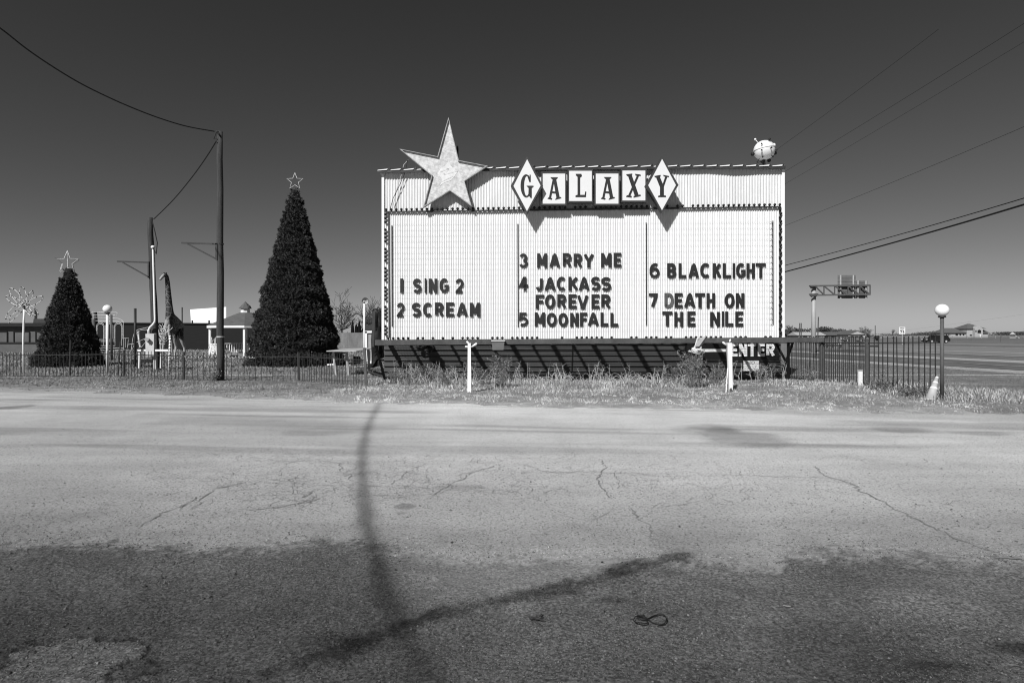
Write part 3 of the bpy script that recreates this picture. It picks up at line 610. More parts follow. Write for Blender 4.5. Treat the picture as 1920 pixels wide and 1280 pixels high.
# dark ribbed wall under the sign
n = 10; P0 = []
yb = 712
def lw(px, z, off):
    p = S(px, 640, LW + off); return Vector((p.x, p.y, z))
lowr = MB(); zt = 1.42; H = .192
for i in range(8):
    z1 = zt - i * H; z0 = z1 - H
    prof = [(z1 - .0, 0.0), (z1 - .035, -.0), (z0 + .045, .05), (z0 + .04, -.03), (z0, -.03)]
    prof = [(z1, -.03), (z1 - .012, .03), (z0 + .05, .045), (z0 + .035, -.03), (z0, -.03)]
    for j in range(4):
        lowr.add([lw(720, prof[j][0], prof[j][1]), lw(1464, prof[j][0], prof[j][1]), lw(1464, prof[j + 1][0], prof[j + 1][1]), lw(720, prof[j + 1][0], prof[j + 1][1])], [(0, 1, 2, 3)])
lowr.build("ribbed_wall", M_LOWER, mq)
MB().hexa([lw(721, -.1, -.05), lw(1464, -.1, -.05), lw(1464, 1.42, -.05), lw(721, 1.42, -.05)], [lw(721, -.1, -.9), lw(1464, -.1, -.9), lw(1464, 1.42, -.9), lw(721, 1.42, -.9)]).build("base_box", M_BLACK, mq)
ec = MB()
for k in range(6):
    xa = 1464.3 + k * 2.4
    ec.hexa([lw(xa, -.1, .05), lw(xa + 1.5, -.1, .05), lw(xa + 1.5, 1.4, .05), lw(xa, 1.4, .05)], [lw(xa, -.1, .01), lw(xa + 1.5, -.1, .01), lw(xa + 1.5, 1.4, .01), lw(xa, 1.4, .01)])
ec.hexa([lw(1464.2, -.1, .02), lw(1479, -.1, .02), lw(1479, 1.41, .02), lw(1464.2, 1.41, .02)], [lw(1464.2, -.1, -.3), lw(1479, -.1, -.3), lw(1479, 1.41, -.3), lw(1464.2, 1.41, -.3)])
ec.build("corner_panel", mat("grey_corner_metal", 0.16, 0.7, 0.3, 3), mq)

# ENTER board and notice on the base
LO = lambda x, y, o=0: S(x, y, LW + .05 + o)
en = thing("enter_sign", LO(1375, 672), "black board reading ENTER with a pale arrow pointing left under the white marquee", "sign")
def plate(x0, y0, x1, y1, o0, o1): return MB().hexa([LO(x0, y1, o1), LO(x1, y1, o1), LO(x1, y0, o1), LO(x0, y0, o1)], [LO(x0, y1, o0), LO(x1, y1, o0), LO(x1, y0, o0), LO(x0, y0, o0)])
plate(1284, 641, 1461, 673, 0.005, .03).build("board", M_BLACK, en)
M_ELET = mat("pale_letter_paint", 0.85, 0.7, 0.2, 6, fine=0.2)
for ch, x0, x1 in (("E", 1369.5, 1383), ("N", 1385.5, 1401), ("T", 1402.5, 1418), ("E", 1421, 1434), ("R", 1437, 1453)):
    g = MB(); put_letter(g, ch, x0, 643.5, x1, 668, LW + .095, .012, 5.4); g.build("letter", M_ELET, en)
ar = MB(); ar.prism([LO(1289, 658.5, .033), LO(1311, 664.5, .033), LO(1314, 660, .033), LO(1361, 659.5, .033), LO(1361, 654, .033), LO(1313, 654, .033), LO(1308, 652, .033)], SN * .008); ar.build("arrow", M_ELET, en)
no = thing("notice_sign", LO(1408, 695), "small square white notice sheet below the ENTER lettering", "notice")
plate(1394, 676, 1423, 695, .03, .045).build("sheet", M_WHITE, no)
g = MB(); put_glyph(g, "N", 1400, 677.3, 1407, 682.3, LW + .103, .005, .0); put_glyph(g, "O", 1409, 677.0, 1415, 682.2, LW + .103, .005, .0); g.build("lettering", M_FRAME, no)

# changeable letters, each hooked on the board
ROWS = [("first row of the left column", 522, 549, "1", "1", [(750.5, 756)]), ("first row of the left column", 522, 549, "SING", "SING", [(774, 790), (796, 799.6), (804, 820), (824, 841)]), ("first row of the left column", 522, 549, "2", "2 after SING", [(854, 869)]),
        ("second row of the left column", 567, 593.5, "2", "2", [(744, 758)]), ("second row of the left column", 567, 593.5, "SCREAM", "SCREAM", [(772, 789), (793, 811), (815.5, 832), (836, 851), (856, 877), (881, 900)]),
        ("top row of the middle column", 475, 501.5, "3", "3", [(974, 989.5)]), ("top row of the middle column", 475, 501.5, "MARRY", "MARRY", [(1007, 1026), (1030, 1050), (1055, 1072), (1076, 1092), (1094, 1114)]), ("top row of the middle column", 474, 500.5, "ME", "ME", [(1127, 1146.5), (1151, 1165)]),
        ("second row of the middle column", 519, 545, "4", "4", [(972, 990)]), ("second row of the middle column", 519, 545, "JACKASS", "JACKASS", [(1004, 1018), (1021, 1042), (1044, 1062), (1066, 1084), (1085, 1105.5), (1108, 1126), (1127, 1146)]),
        ("third row of the middle column", 552, 578.5, "FOREVER", "FOREVER", [(1004.5, 1020), (1022, 1041), (1045, 1062), (1066, 1081), (1082, 1103.5), (1109, 1124), (1127.5, 1145)]),
        ("bottom row of the middle column", 586, 611.5, "5", "5", [(972, 990.5)]), ("bottom row of the middle column", 586, 611.5, "MOONFALL", "MOONFALL", [(1002.5, 1022), (1025, 1044), (1047, 1065), (1069, 1085), (1087.5, 1101), (1102, 1123), (1126, 1140.5), (1144.5, 1159)]),
        ("top row of the right column", 493.5, 521, "6", "6", [(1218, 1237)]), ("top row of the right column", 493.5, 521, "BLACKLIGHT", "BLACKLIGHT", [(1251, 1268), (1272.5, 1287), (1291, 1311), (1313, 1332.5), (1337, 1352.5), (1355.5, 1371), (1374, 1378.5), (1380.5, 1398), (1400, 1415.5), (1417.5, 1436)]),
        ("second row of the right column", 549.5, 577, "7", "7", [(1217, 1233.5)]), ("second row of the right column", 549.5, 577, "DEATH", "DEATH", [(1246, 1263.5), (1265.5, 1280), (1283, 1304), (1303.5, 1322), (1325, 1341)]), ("second row of the right column", 549.5, 577, "ON", "ON", [(1359, 1377.5), (1380, 1396)]),
        ("bottom row of the right column", 584, 611.5, "THE", "THE", [(1242, 1261), (1264.5, 1281), (1289, 1304)]), ("bottom row of the right column", 584, 611.5, "NILE", "NILE", [(1332, 1350), (1354, 1358), (1360, 1375), (1379, 1394)])]
ORD = ["first", "second", "third"]
for where, y0, y1, w, lab, xs in ROWS:
    for i, (ch, (x0, x1)) in enumerate(zip(w, xs)):
        g = MB(); jy = rng.uniform(-.5, .5)
        put_letter(g, ch, x0, y0 + jy, x1, y1 + jy, .058, .026)
        if len(w) == 1:
            la = {"1": "black numeral 1 before the word SING on the white board", "2 after SING": "black numeral 2 after the word SING on the white board", "2": "black numeral 2 before the word SCREAM on the white board", "3": "black numeral 3 before the word MARRY on the white board",
                  "4": "black numeral 4 before the word JACKASS on the white board", "5": "black numeral 5 before the word MOONFALL on the white board", "6": "black numeral 6 before the word BLACKLIGHT on the white board", "7": "black numeral 7 before the word DEATH on the white board"}[lab]
        else:
            rep = w.count(ch) > 1; o_ = ORD[w[:i].count(ch)] + " " if rep else ""
            la = f"{'faded grey' if (w == 'DEATH' and i == 0) else 'black'} letter {ch}, the {o_}{ch} in the word {w} on the white board" if rep else f"{'faded grey' if (w == 'DEATH' and i == 0) else 'black'} letter {ch} in the word {w} on the white board"
        o = g.build("marquee_letter", M_FADED if (w == "DEATH" and i == 0) else M_LETTER)
        tag(o, la, "letter", "changeable letters on the marquee board")

# GALAXY letter boxes
def serif(name):                         # polygons in a unit box, x right, y up
    if name == "L": return [[(.2, .06), (.44, .05), (.44, .97), (.2, .97)], [(.05, .93), (.62, .93), (.56, 1), (.02, 1), ], [(.62, .93), (.5, .86), (.2, .86), (.02, 1), (.56, 1)], [(.0, 0), (1, 0), (1, .085), (.15, .085), (.0, .05)], [(.86, .05), (1, .05), (1.03, .23), (.94, .23), (.9, .12)]]
    if name == "A": return [[(.10, .06), (.25, .06), (.53, .97), (.40, .97)], [(.40, .97), (.62, .97), (.90, .07), (.66, .07)], [(.28, .30), (.74, .27), (.72, .35), (.29, .37)], [(.22, 1), (.76, 1), (.66, .93), (.32, .93)], [(0, .045), (.30, .0), (.34, .055), (.10, .10)], [(.56, .0), (1.02, .075), (.98, .11), (.88, .11), (.66, .09)]]
    if name == "X": return [[(.10, .96), (.36, .98), (.88, .05), (.60, .05)], [(.76, .95), (.88, .93), (.26, .05), (.12, .05)], [(.0, .97), (.42, 1), (.40, .95), (.06, .91)], [(.60, .99), (.98, .96), (1.0, .91), (.64, .93)], [(0, .03), (.36, .0), (.38, .06), (.05, .09)], [(.50, .0), (1, .07), (.97, .12), (.52, .06)]]
    if name == "Y": return [[(.38, .05), (.63, .05), (.63, .5), (.38, .5)], [(.08, .95), (.34, .96), (.63, .48), (.38, .44)], [(.74, .95), (.86, .93), (.61, .44), (.50, .46)], [(0, .95), (.42, 1), (.40, .94), (.03, .90)], [(.58, 1), (.98, .95), (.97, .91), (.62, .95)], [(.24, 0), (.78, 0), (.76, .06), (.28, .06)]]
    if name == "G":
        out = []; n = 26                  # thick and thin bow
        for i in range(n):
            def pt(k, inner):
                a = math.radians(48 + (306 - 48) * k / n)
                return (.42 + (.30 if inner else .42) * math.cos(a) * (0.72 if inner else 1) + (.05 if inner else 0), .5 + (.445 if inner else .5) * math.sin(a))
            out.append([pt(i, 0), pt(i, 1), pt(i + 1, 1), pt(i + 1, 0)])
        out += [[(.66, .68), (.76, .68), (.76, .99), (.70, .99)], [(.52, .92), (.64, .96), (.74, .70), (.66, .68)], [(.60, .08), (.84, .0), (.84, .50), (.62, .50)], [(.46, .50), (1.0, .50), (.88, .43), (.58, .43)], [(.60, .20), (.84, .02), (.80, -.05), (.76, -.02), (.62, .08)]]
        return out
def letter_box(ch, corners, off, depth, lrect, label, shape):
    c = [S(x, y, off) for x, y in corners]; ctr = sum(c, Vector()) / len(c)
    t = thing("letter_box", ctr, label, "letter sign", "six lettered boxes across the sign header")
    ins = [p + (ctr - p).normalized() * (0.07 if shape == "square" else 0.085) for p in c]
    cab = MB(); n = len(c); back = [p - SN * depth for p in c]
    vs = c + ins + back; fs = [(i, (i + 1) % n, n + (i + 1) % n, n + i) for i in range(n)] + [(i, 2 * n + i, 2 * n + (i + 1) % n, (i + 1) % n) for i in range(n)] + [tuple(2 * n + i for i in range(n))[::-1]]
    cab.add(vs, fs); cab.build("cabinet", M_FRAME, t)
    fc = MB(); fi = [p - SN * .015 for p in ins]; fc.prism(fi, -SN * .01); fc.build("face", M_FACE, t)
    x0, y0, x1, y1 = lrect; g = MB(); q = 0
    for poly in serif(ch):
        q += 1; pts = [S(x0 + (x1 - x0) * px, y1 + (y0 - y1) * py, off + .004 + .0002 * q) for px, py in poly]
        g.prism(pts, -SN * .017)
    g.build("letter", M_LETTER, t)
    br = MB(); up = ctr - SN * depth
    br.bar(up + Vector((0, 0, .3)), S(0, 0, 0) * 0 + up + Vector((0, 0, .3)) - SN * max(.02, off - depth), .08, .08); br.bar(up - Vector((0, 0, .3)), up - Vector((0, 0, .3)) - SN * max(.02, off - depth), .08, .08)
    br.build("bracket", M_FRAME, t)
dia = lambda cx, cy, hx, ht, hb: [(cx, cy - ht), (cx + hx, cy), (cx, cy + hb), (cx - hx, cy)]
sq = lambda x0, y0, x1, y1: [(x0, y0), (x1, y0), (x1, y1), (x0, y1)]
letter_box("A", sq(1015, 321.7, 1062, 385), .40, .2, (1026.5, 332.5, 1052, 374), "white square box with black serif letter A beside the G diamond", "square")
letter_box("L", sq(1064.5, 316.5, 1112, 380), .42, .2, (1079, 326, 1098.5, 369), "white square box with black serif letter L in the sign header", "square")
letter_box("A", sq(1114.5, 321.7, 1162, 385), .40, .2, (1126.5, 332, 1152.5, 374), "white square box with black serif letter A between L and X boxes", "square")
letter_box("X", sq(1164.5, 316, 1212.5, 379), .42, .2, (1174, 325.5, 1201.5, 370), "white square box with black serif letter X beside the Y diamond", "square")
letter_box("G", dia(988, 348, 30.3, 55, 52.5), .63, .22, (976, 327, 1000.5, 369.5), "white diamond shaped box with black serif letter G beside the star", "diamond")
letter_box("Y", dia(1241.3, 347, 31, 54.5, 52), .63, .22, (1227, 328, 1255, 369), "white diamond shaped box with black serif letter Y ending the name", "diamond")
MB().bar(S(1000, 350, .18), S(1232, 348, .18), .06, .06).build("letter_rail", M_FRAME, mq)

# star
def star_mat():
    m = bpy.data.materials.new("star_lattice"); m.use_nodes = True; t = m.node_tree; N = t.nodes; L = t.links; b = N["Principled BSDF"]; b.inputs["Roughness"].default_value = 0.6
    tc = N.new("ShaderNodeTexCoord"); outs = []
    for ang in (35, -38):
        mp = N.new("ShaderNodeMapping"); mp.inputs["Rotation"].default_value = (0, R(ang), 0); L.new(tc.outputs["Object"], mp.inputs[0])
        w = N.new("ShaderNodeTexWave"); w.wave_type = 'BANDS'; w.bands_direction = 'X'; w.inputs["Scale"].default_value = 9.5; w.inputs["Distortion"].default_value = 1.2; w.inputs["Detail"].default_value = 2; w.inputs["Detail Scale"].default_value = 3
        L.new(mp.outputs[0], w.inputs["Vector"]); r = N.new("ShaderNodeMapRange"); r.inputs[1].default_value = 0.08; r.inputs[2].default_value = 0.5; r.inputs[3].default_value = 0.58 if ang > 0 else 0.8; r.inputs[4].default_value = 1; L.new(w.outputs[0], r.inputs[0]); outs.append(r.outputs[0])
    n = N.new("ShaderNodeTexNoise"); n.inputs["Scale"].default_value = 9; n.inputs["Detail"].default_value = 6; L.new(tc.outputs["Object"], n.inputs["Vector"])
    r = N.new("ShaderNodeMapRange"); r.inputs[1].default_value = 0.3; r.inputs[2].default_value = 0.65; r.inputs[3].default_value = 0.46; r.inputs[4].default_value = 0.78; L.new(n.outputs[0], r.inputs[0])
    m1 = N.new("ShaderNodeMath"); m1.operation = 'MULTIPLY'; L.new(outs[0], m1.inputs[0]); L.new(outs[1], m1.inputs[1])
    m2 = N.new("ShaderNodeMath"); m2.operation = 'MULTIPLY'; L.new(m1.outputs[0], m2.inputs[0]); L.new(r.outputs[0], m2.inputs[1])
    L.new(m2.outputs[0], b.inputs["Base Color"]); return m
SP = [(841, 220.4), (860.4, 301), (914.6, 311.5), (871, 340), (884.5, 387.5), (843.8, 358), (793.3, 389.6), (809.4, 329.6), (749, 279.6), (820.4, 293.8)]
st_c = Vector(S(841, 318, .30)); st = thing("star_sign", st_c, "large tilted five pointed star with a lattice face on the sign header", "star")
sf = [S(x, y, .30) for x, y in SP]; n = 10
ins = [p + (st_c - p).normalized() * (.14 if i % 2 == 0 else .06) for i, p in enumerate(sf)]
fr = MB(); bk = [p - SN * .085 for p in sf]; lip = [p + SN * .03 for p in sf]; lin = [p + (st_c - p).normalized() * (.09 if i % 2 == 0 else .035) + SN * .03 for i, p in enumerate(sf)]; lif = [p + (st_c - p).normalized() * (.10 if i % 2 == 0 else .04) - SN * .055 for i, p in enumerate(sf)]
fr.add(lip + lin + bk + lif, [f for i in range(n) for f in ((i, (i + 1) % n, n + (i + 1) % n, n + i), (i, 2 * n + i, 2 * n + (i + 1) % n, (i + 1) % n), (n + i, n + (i + 1) % n, 3 * n + (i + 1) % n, 3 * n + i))])
fr.build("rim", mat("star_rim_paint", 0.3, 0.5, 0.4, 6, fine=0.3), st)
fc = MB(); fp = [p - SN * .04 for p in sf]; fc.add(fp + [st_c - SN * .04], [(i, (i + 1) % n, n) for i in range(n)]); fc.build("lattice_face", star_mat(), st)
bk_ = MB(); bk_.prism(bk, -SN * .01); bk_.build("back_panel", M_FRAME, st)
cp = MB(); pl = [(842, 302), (846, 312), (858, 322), (852, 331), (846, 338), (832, 343), (824, 349), (829, 338), (826, 332), (820, 326), (826, 316), (834, 312)]
c0 = [S(x, y, .267) for x, y in pl]; cp.prism(c0, -SN * .006); cp.build("emblem_patch", mat("worn_white_patch", 0.64, 0.6, 0.12, 8, fine=0.3), st)
zz = MB()
for a, b, w in (((825, 322), (841, 316), .05), ((841, 316), (832, 327), .06), ((832, 327), (858, 320), .05), ((827, 341), (850, 330), .03)): zz.bar(S(*a, .2705), S(*b, .2705), .004, w, up=Vector((0, 0, 1)))
zz.build("emblem_stroke", mat("worn_grey_stroke", 0.58, 0.6, 0.2, 8), st)
sb = MB(); sb.bar(S(858, 274, .05), S(858, 330, .05), .06, .06, up=SE); sb.bar(S(838, 300, .09), S(838, 360, .09), .06, .06, up=SE); sb.build("mounting_post", M_BLACK, st)
for k, pts in enumerate(([(768, 297), (757, 309), (752, 330), (744, 355), (736, 390)], [(764, 300), (760, 322), (748, 350), (737, 372), (731, 394)])):
    w = MB(); w.tube([S(x, y, .10 + .02 * k) for x, y in pts], .012, 5); tag(w.build("hanging_cable", M_GALV if k == 0 else M_WIRE), ["pale thin cable dangling from the left point of the star", "dark dashed cable dangling below the left point of the star"][k], "cable")

# satellite ornament on the roof
sc_ = S(1433, 282, -.3); rs = 18.6 * sc_.y / F
sa = thing("satellite_ornament", S(1433, 310, -.3), "white dented satellite ball with knobs and antennas on the sign roof", "roof ornament")
MB().sphere(sc_, rs, 28, (1.04, 1, .98)).build("ball", M_WHITE, sa, True)
bd = MB(); tilt = Matrix.Rotation(R(-9), 3, 'Y')
ring = [sc_ + tilt @ Vector((rs * 1.05 * math.cos(a), rs * 1.01 * math.sin(a), .035)) for a in [2 * math.pi * k / 40 for k in range(41)]]
bd.tube(ring, .012, 6, False); bd.build("seam_band", mat("seam_grey", 0.5, 0.5, 0.1, 4), sa, True)
def knob(px, py, out, r, white=False, stem=True):
    d = Vector(((px - 1433) / 18.6, 0, -(py - 282) / 18.6)); l = min(.98, d.length) if not out else d.length
    if not out: d.y = -math.sqrt(max(.02, 1 - d.x ** 2 - d.z ** 2)); b = sc_ + d.normalized() * rs; e = sc_ + d.normalized() * (rs + .07)
    else: b = sc_ + d.normalized() * rs * .97; e = sc_ + d * rs
    k = MB(); k.tube([b, e], .014, 6); k.sphere(e, r * 1.35, 10); k.build("antenna" if out and d.length > 1.35 else "knob", M_GLOBE if white else M_BLACK, sa, True)
for a in ((1423, 276, 0, .022), (1422.7, 286, 0, .022), (1436.5, 283.5, 0, .024), (1447.5, 285, 0, .02), (1426, 295.5, 0, .024), (1442, 294.5, 0, .024), (1436, 268.5, 0, .03)): knob(*a)
for a in ((1411, 289, 1, .05), (1453.3, 287, 1, .05), (1450.5, 272.5, 1, .055, True), (1416, 261.5, 1, .03, True), (1441, 265, 1, .02), (1420, 304, 1, .02), (1442, 301, 1, .05)): knob(*a)
mt = MB(); mt.tube([sc_ - Vector((0, 0, rs * .9)), S(1431, 303, -.3), S(1434, 312, -.3)], [.05, .07, .04], 8); mt.bar(S(1426, 303, -.35), S(1438, 311, -.3), .04, .04); mt.build("mount", M_BLACK, sa)

# floodlights on the catwalk beam
fl = thing("floodlight", S(933, 646, 1.75), "dark box floodlight with white top edge fixed to the beam by the straight post", "floodlight")
o = MB(); o.hexa([S(923, 656, 1.85), S(944, 656, 1.85), S(946, 639.5, 1.77), S(922, 639.5, 1.77)], [S(923, 656, 1.62), S(944, 656, 1.62), S(946, 639.5, 1.62), S(922, 639.5, 1.62)]); o.build("housing", M_GREYPOST, fl)
MB().hexa([S(921, 639.3, 1.81), S(947, 639.3, 1.81), S(947, 637.8, 1.81), S(921, 637.8, 1.81)], [S(921, 639.3, 1.61), S(947, 639.3, 1.61), S(947, 637.8, 1.61), S(921, 637.8, 1.61)]).build("visor", M_WHITE, fl)
f2 = thing("floodlight", S(1312, 655, 1.85), "tilted pale floodlight on an arm in front of the weed bush by the arrow", "floodlight")
o = MB(); o.hexa([S(1303, 649, 2.15), S(1311, 649, 2.15), S(1324, 630.5, 2.15), S(1310, 633.5, 2.15)], [S(1306, 651, 1.95), S(1314, 651, 1.95), S(1326, 632, 1.95), S(1313, 635, 1.95)]); o.build("housing", M_GALV, f2)
o = MB(); o.bar(S(1304, 650, 2.05), S(1309, 633, 2.17), .05, .05); o.build("visor", M_WHITE, f2)
o = MB(); o.tube([S(1299, 653, 2.05), S(1307, 650, 2.05), S(1309, 655, 2.05), S(1315, 650.5, 2.05)], .03, 6); o.bar(S(1297, 653.5, 2.05), S(1315, 655, 2.05), .04, .05); o.bar(S(1308, 655, 2.05), S(1308, 645, 1.48), .04, .04); o.build("arm", M_WHITE, f2)
db = MB()
for k in range(22):
    x, y = rng.normal(797, 9), rng.normal(652, 5); db.sphere(S(x, y, .5 + rng.uniform(-.3, .2)), rng.uniform(.05, .13), 8, (1, 1, .8))
db.bar(S(797, 640, .5), S(797, 652, .5), .05, .05)
tag(db.build("hanging_bundle", M_TARP), "black bundle of equipment hanging under the left half of the catwalk", "bundle")

# white wooden posts with little lamps
def light_post(base, top, wb, wt, label, lamps, lean=0):
    t = thing("light_post", base, label, "post", "white posts before the sign")
    p = MB(); b, u = Vector(base), Vector(top); x = Vector((1, 0, 0)); y = Vector((0, 1, 0))
    p.hexa([b + (-x - y) * wb, b + (x - y) * wb, b + (x + y) * wb, b + (-x + y) * wb], [u + (-x - y) * wt, u + (x - y) * wt, u + (x + y) * wt, u + (-x + y) * wt]); p.build("shaft", M_WHITE, t)
    for a, e, r in lamps:
        l = MB(); l.tube([a, e], [r * .75, r], 10); l.sphere(e, r * .96, 10); l.build("lamp", M_GLOBE, t, True)
    return t
Y1 = 16.5
light_post(G(880, 738) + Vector((0, 0, -.05)), P(880, 643, Y1), .050, .040, "straight white wooden post with three small lamps before the dark base", [(P(879, 643.5, Y1), P(876, 640.8, Y1), .028), (P(878, 650, Y1), P(873.5, 649.8, Y1 - .05), .028), (P(884, 650.5, Y1), P(893, 644.5, Y1 - .1), .032)])
Y2 = 16.4
lp2 = light_post(P(1370, 742, Y2), P(1367, 642.5, Y2), .046, .058, "leaning white wooden post with broken foot beside the ENTER lettering", [(P(1368, 641, Y2), P(1369.3, 636.8, Y2), .022), (P(1364, 648, Y2), P(1356, 642, Y2 - .1), .03)])
MB().bar(P(1364.5, 690, Y2 - .05), P(1361, 741, Y2 - .25), .022, .022).build("prop_stake", M_WHITE, lp2)
MB().prism([P(1368.3, 741, Y2 - .06), P(1373.5, 741, Y2 - .06), P(1374.5, 733, Y2 - .06), P(1371, 726.5, Y2 - .06), P(1368, 730, Y2 - .06)], (0, .02, 0)).build("bare_wood", M_GREYPOST, lp2)

# ---------------------------------------------------------------- fences
def fence(label, pts, htop, hrail, posts, spacing, pr, base=-0.05, low=0.12, jit=0.01, bracemat=None):
    """pts: ground points, htop/hrail: heights at each point"""
    t = thing("iron_fence", pts[0], label, "fence"); pk = MB(); rl = MB()
    for i in range(len(pts) - 1):
        a, b = Vector(pts[i]), Vector(pts[i + 1]); L_ = (b - a).length; n = max(1, int(L_ / (spacing[i] if isinstance(spacing, list) else spacing)))
        for k in range(n):
            q = (k + rng.uniform(.4, .6)) / n; p = a.lerp(b, q); h = htop[i] * (1 - q) + htop[i + 1] * q + rng.normal(0, jit)
            ln = Vector((rng.normal(0, .008), rng.normal(0, .008), 0)); pk.bar(p + Vector((0, 0, base)), p + ln + Vector((0, 0, h)), pr, pr, up=Vector((1, 0, 0)))
        for hh in (hrail, [low] * len(pts)):
            rl.bar(a + Vector((0, 0, hh[i])), b + Vector((0, 0, hh[i + 1])), .022, .028)
    pk.build("picket_panel", M_IRON, t); rl.build("rail", M_IRON, t)
    for p, h, r in posts:
        p = Vector(p); o = MB(); top = p + Vector((rng.normal(0, .01), 0, h)); o.bar(p + Vector((0, 0, -.1)), top, r, r, up=Vector((1, 0, 0))); o.box(top + Vector((0, 0, .008)), (r * 1.25, r * 1.25, .016)); o.build("post", M_GREYPOST if r > .065 else M_IRON, t)
    return t
FL = [Vector(((-90 - 960) / F * 23.2, 23.2, 0)), Vector(((62 - 960) / F * 22.9, 22.9, 0)), Vector(((232 - 960) / F * 22.6, 22.6, 0)), Vector(((345 - 960) / F * 20.9, 20.9, 0)), Vector(((560 - 960) / F * 20.5, 20.5, 0)), Vector(((687 - 960) / F * 18.3, 18.3, 0))]
fence("long low black iron picket fence left of the marquee sign", FL, [.88, .92, 1.04, 1.0, 1.0, 1.0], [.80, .83, .88, .85, .86, .83], [(FL[0], .95, .05), (FL[2], 1.02, .05), (FL[3], 1.0, .05), (FL[4], 1.0, .05)], [.146, .146, .2, .2, .135], .014, low=.03, jit=.012)
lp = MB(); e0 = FL[5] + Vector((0, 0, -.1)); lp.bar(e0, FL[5] + Vector((-.06, .02, 1.19)), .075, .075, up=Vector((1, 0, 0))); lp.box(FL[5] + Vector((-.06, .02, 1.2)), (.09, .09, .02))
tag(lp.build("fence_post", M_GREYPOST), "leaning dark steel end post of the left fence beside the tilted table", "post")
for px, b, tp, lab in ((131, 703, 638, "bent dark stake standing in the left fence before the small fir"), (225, 702, 640, "leaning dark rod in the left fence beside the globe lamp")):
    o = MB(); o.bar(P(px - (4 if px > 200 else 0), b, 22.5), P(px + 1, tp, 22.5), .035, .035, up=Vector((1, 0, 0))); o.sphere(P(px + 1, tp, 22.5), .025, 6); tag(o.build("fence_stake", M_IRON), lab, "stake")
FR = [Vector(((1470 - 960) / F * 22.3, 22.3, 0)), Vector(((1541 - 960) / F * 19.4, 19.4, 0)), Vector(((1625.5 - 960) / F * 16.4, 16.4, 0)), Vector(((1759 - 960) / F * 14.55, 14.55, 0))]
fence("tall dark steel picket fence right of the marquee sign along the field", FR, [1.58, 1.56, 1.555, 1.575], [1.36, 1.34, 1.385, 1.42], [(FR[1], 1.50, .105), (FR[2], 1.46, .085)], .137, .019, low=.06, jit=.004)
# tinsel wound along the left rail
gp = []
for k in range(240):
    q = k / 239; a = FL[3].lerp(FL[4], q * .62) + Vector((0, 0, .85)); gp.append(a + Vector((0, .03 * math.cos(k * .55), .028 * math.sin(k * .55) - .03 * abs(math.sin(q * 21)))))
g = MB(); g.tube(gp, .009, 5); tag(g.build("garland", M_STRING), "pale garland wound along the top rail of the low fence", "garland")

# ---------------------------------------------------------------- lamps, cone, marker
def globe_lamp(loc, ztop, r, gr, label, mpole, squash=.92):
    t = thing("globe_lamp", loc, label, "lamp post"); b = Vector(loc)
    MB().tube([b + Vector((0, 0, -.1)), b + Vector((0, 0, ztop))], r, 14).build("pole", mpole, t, True)
    MB().lathe([(r * .9, 0), (r * 1.9, .01), (r * 2.1, .03), (r * 1.7, .055)], b + Vector((0, 0, ztop - .01)), 16).build("collar", M_FRAME, t, True)
    MB().sphere(b + Vector((0, 0, ztop + .03 + gr * squash)), gr, 32, (1, 1, squash)).build("globe", M_GLOBE, t, True)
    return t
YL = 14.5
globe_lamp(((1766.3 - 960) / F * YL, YL, 0), EYE + (HY - 595) * YL / F, .042, .150, "grey lamp post with white globe at the end of the right fence", M_GREYPOST, .98)
YL = 25.6
globe_lamp(((201.5 - 960) / F * YL, YL, 0), EYE + (HY - 588) * YL / F, .055, .178, "white lamp post with white globe behind the left fence", M_WHITE, .98)
YL = 30.0; t = thing("broken_lamp", ((683 - 960) / F * YL, YL, 0), "white lamp post with broken open globe beside the big fir tree", "lamp post")
MB().tube([P(683, 700, YL), P(683, 568, YL)], .045, 12).build("pole", M_WHITE, t, True)
o = MB(); dirv = Vector((-.3, -1, .1)).normalized(); q = dirv.to_track_quat('Z', 'Y').to_matrix(); prof = [(.19 * math.sin(a), -.17 * math.cos(a)) for a in [math.pi * .04 + k * math.pi * .46 / 8 for k in range(9)]]
n0 = len(o.v); nn = 20; c = P(684, 564.5, YL) - dirv * .02
vs = [c + q @ Vector((r_ * math.cos(2 * math.pi * k / nn), r_ * math.sin(2 * math.pi * k / nn), z_)) for r_, z_ in prof for k in range(nn)]
o.add(vs, [(i * nn + k, i * nn + (k + 1) % nn, (i + 1) * nn + (k + 1) % nn, (i + 1) * nn + k) for i in range(8) for k in range(nn)]); o.build("globe_half", mat("grey_globe_inside", .35, .5, .2, 4), t, True)
MB().tube([P(683, 568, YL), P(683, 564, YL - .1)], .05, 10).build("socket", M_GALV, t, True)

cb = P(1744, 755, 14.4); cb.z = gz(cb.x, cb.y) - .03; ct_ = P(1757, 706, 14.62)
t = thing("traffic_cone", cb, "faded traffic cone leaning against the right lamp post, banded in white", "traffic cone")
ax = (ct_ - cb); nrm = ax.normalized(); H = ax.length
def cone_part(s0, s1, name, m, k=1.0):
    f = lambda s: (.125 * (1 - s) + .03 * s) * k
    MB().tube([cb + ax * s0, cb + ax * s1], [f(s0), f(s1)], 20).build(name, m, t, True)
cone_part(.0, 1.0, "body", M_CONE); cone_part(.47, .54, "band", M_BAND, 1.08); cone_part(.72, .77, "band", M_BAND, 1.12); cone_part(.93, .99, "band", M_BAND, 1.1)
o = MB(); qq = nrm.to_track_quat('Z', 'Y').to_matrix(); o.box(cb - ax * .04, (.30, .30, .03), qq); o.build("base", M_CONE, t)
t = thing("utility_marker", P(1613, 736, 16.6), "white plastic utility marker box standing in front of the right fence", "utility marker")
mz = gz(P(1613, 736, 16.6).x, 16.6)
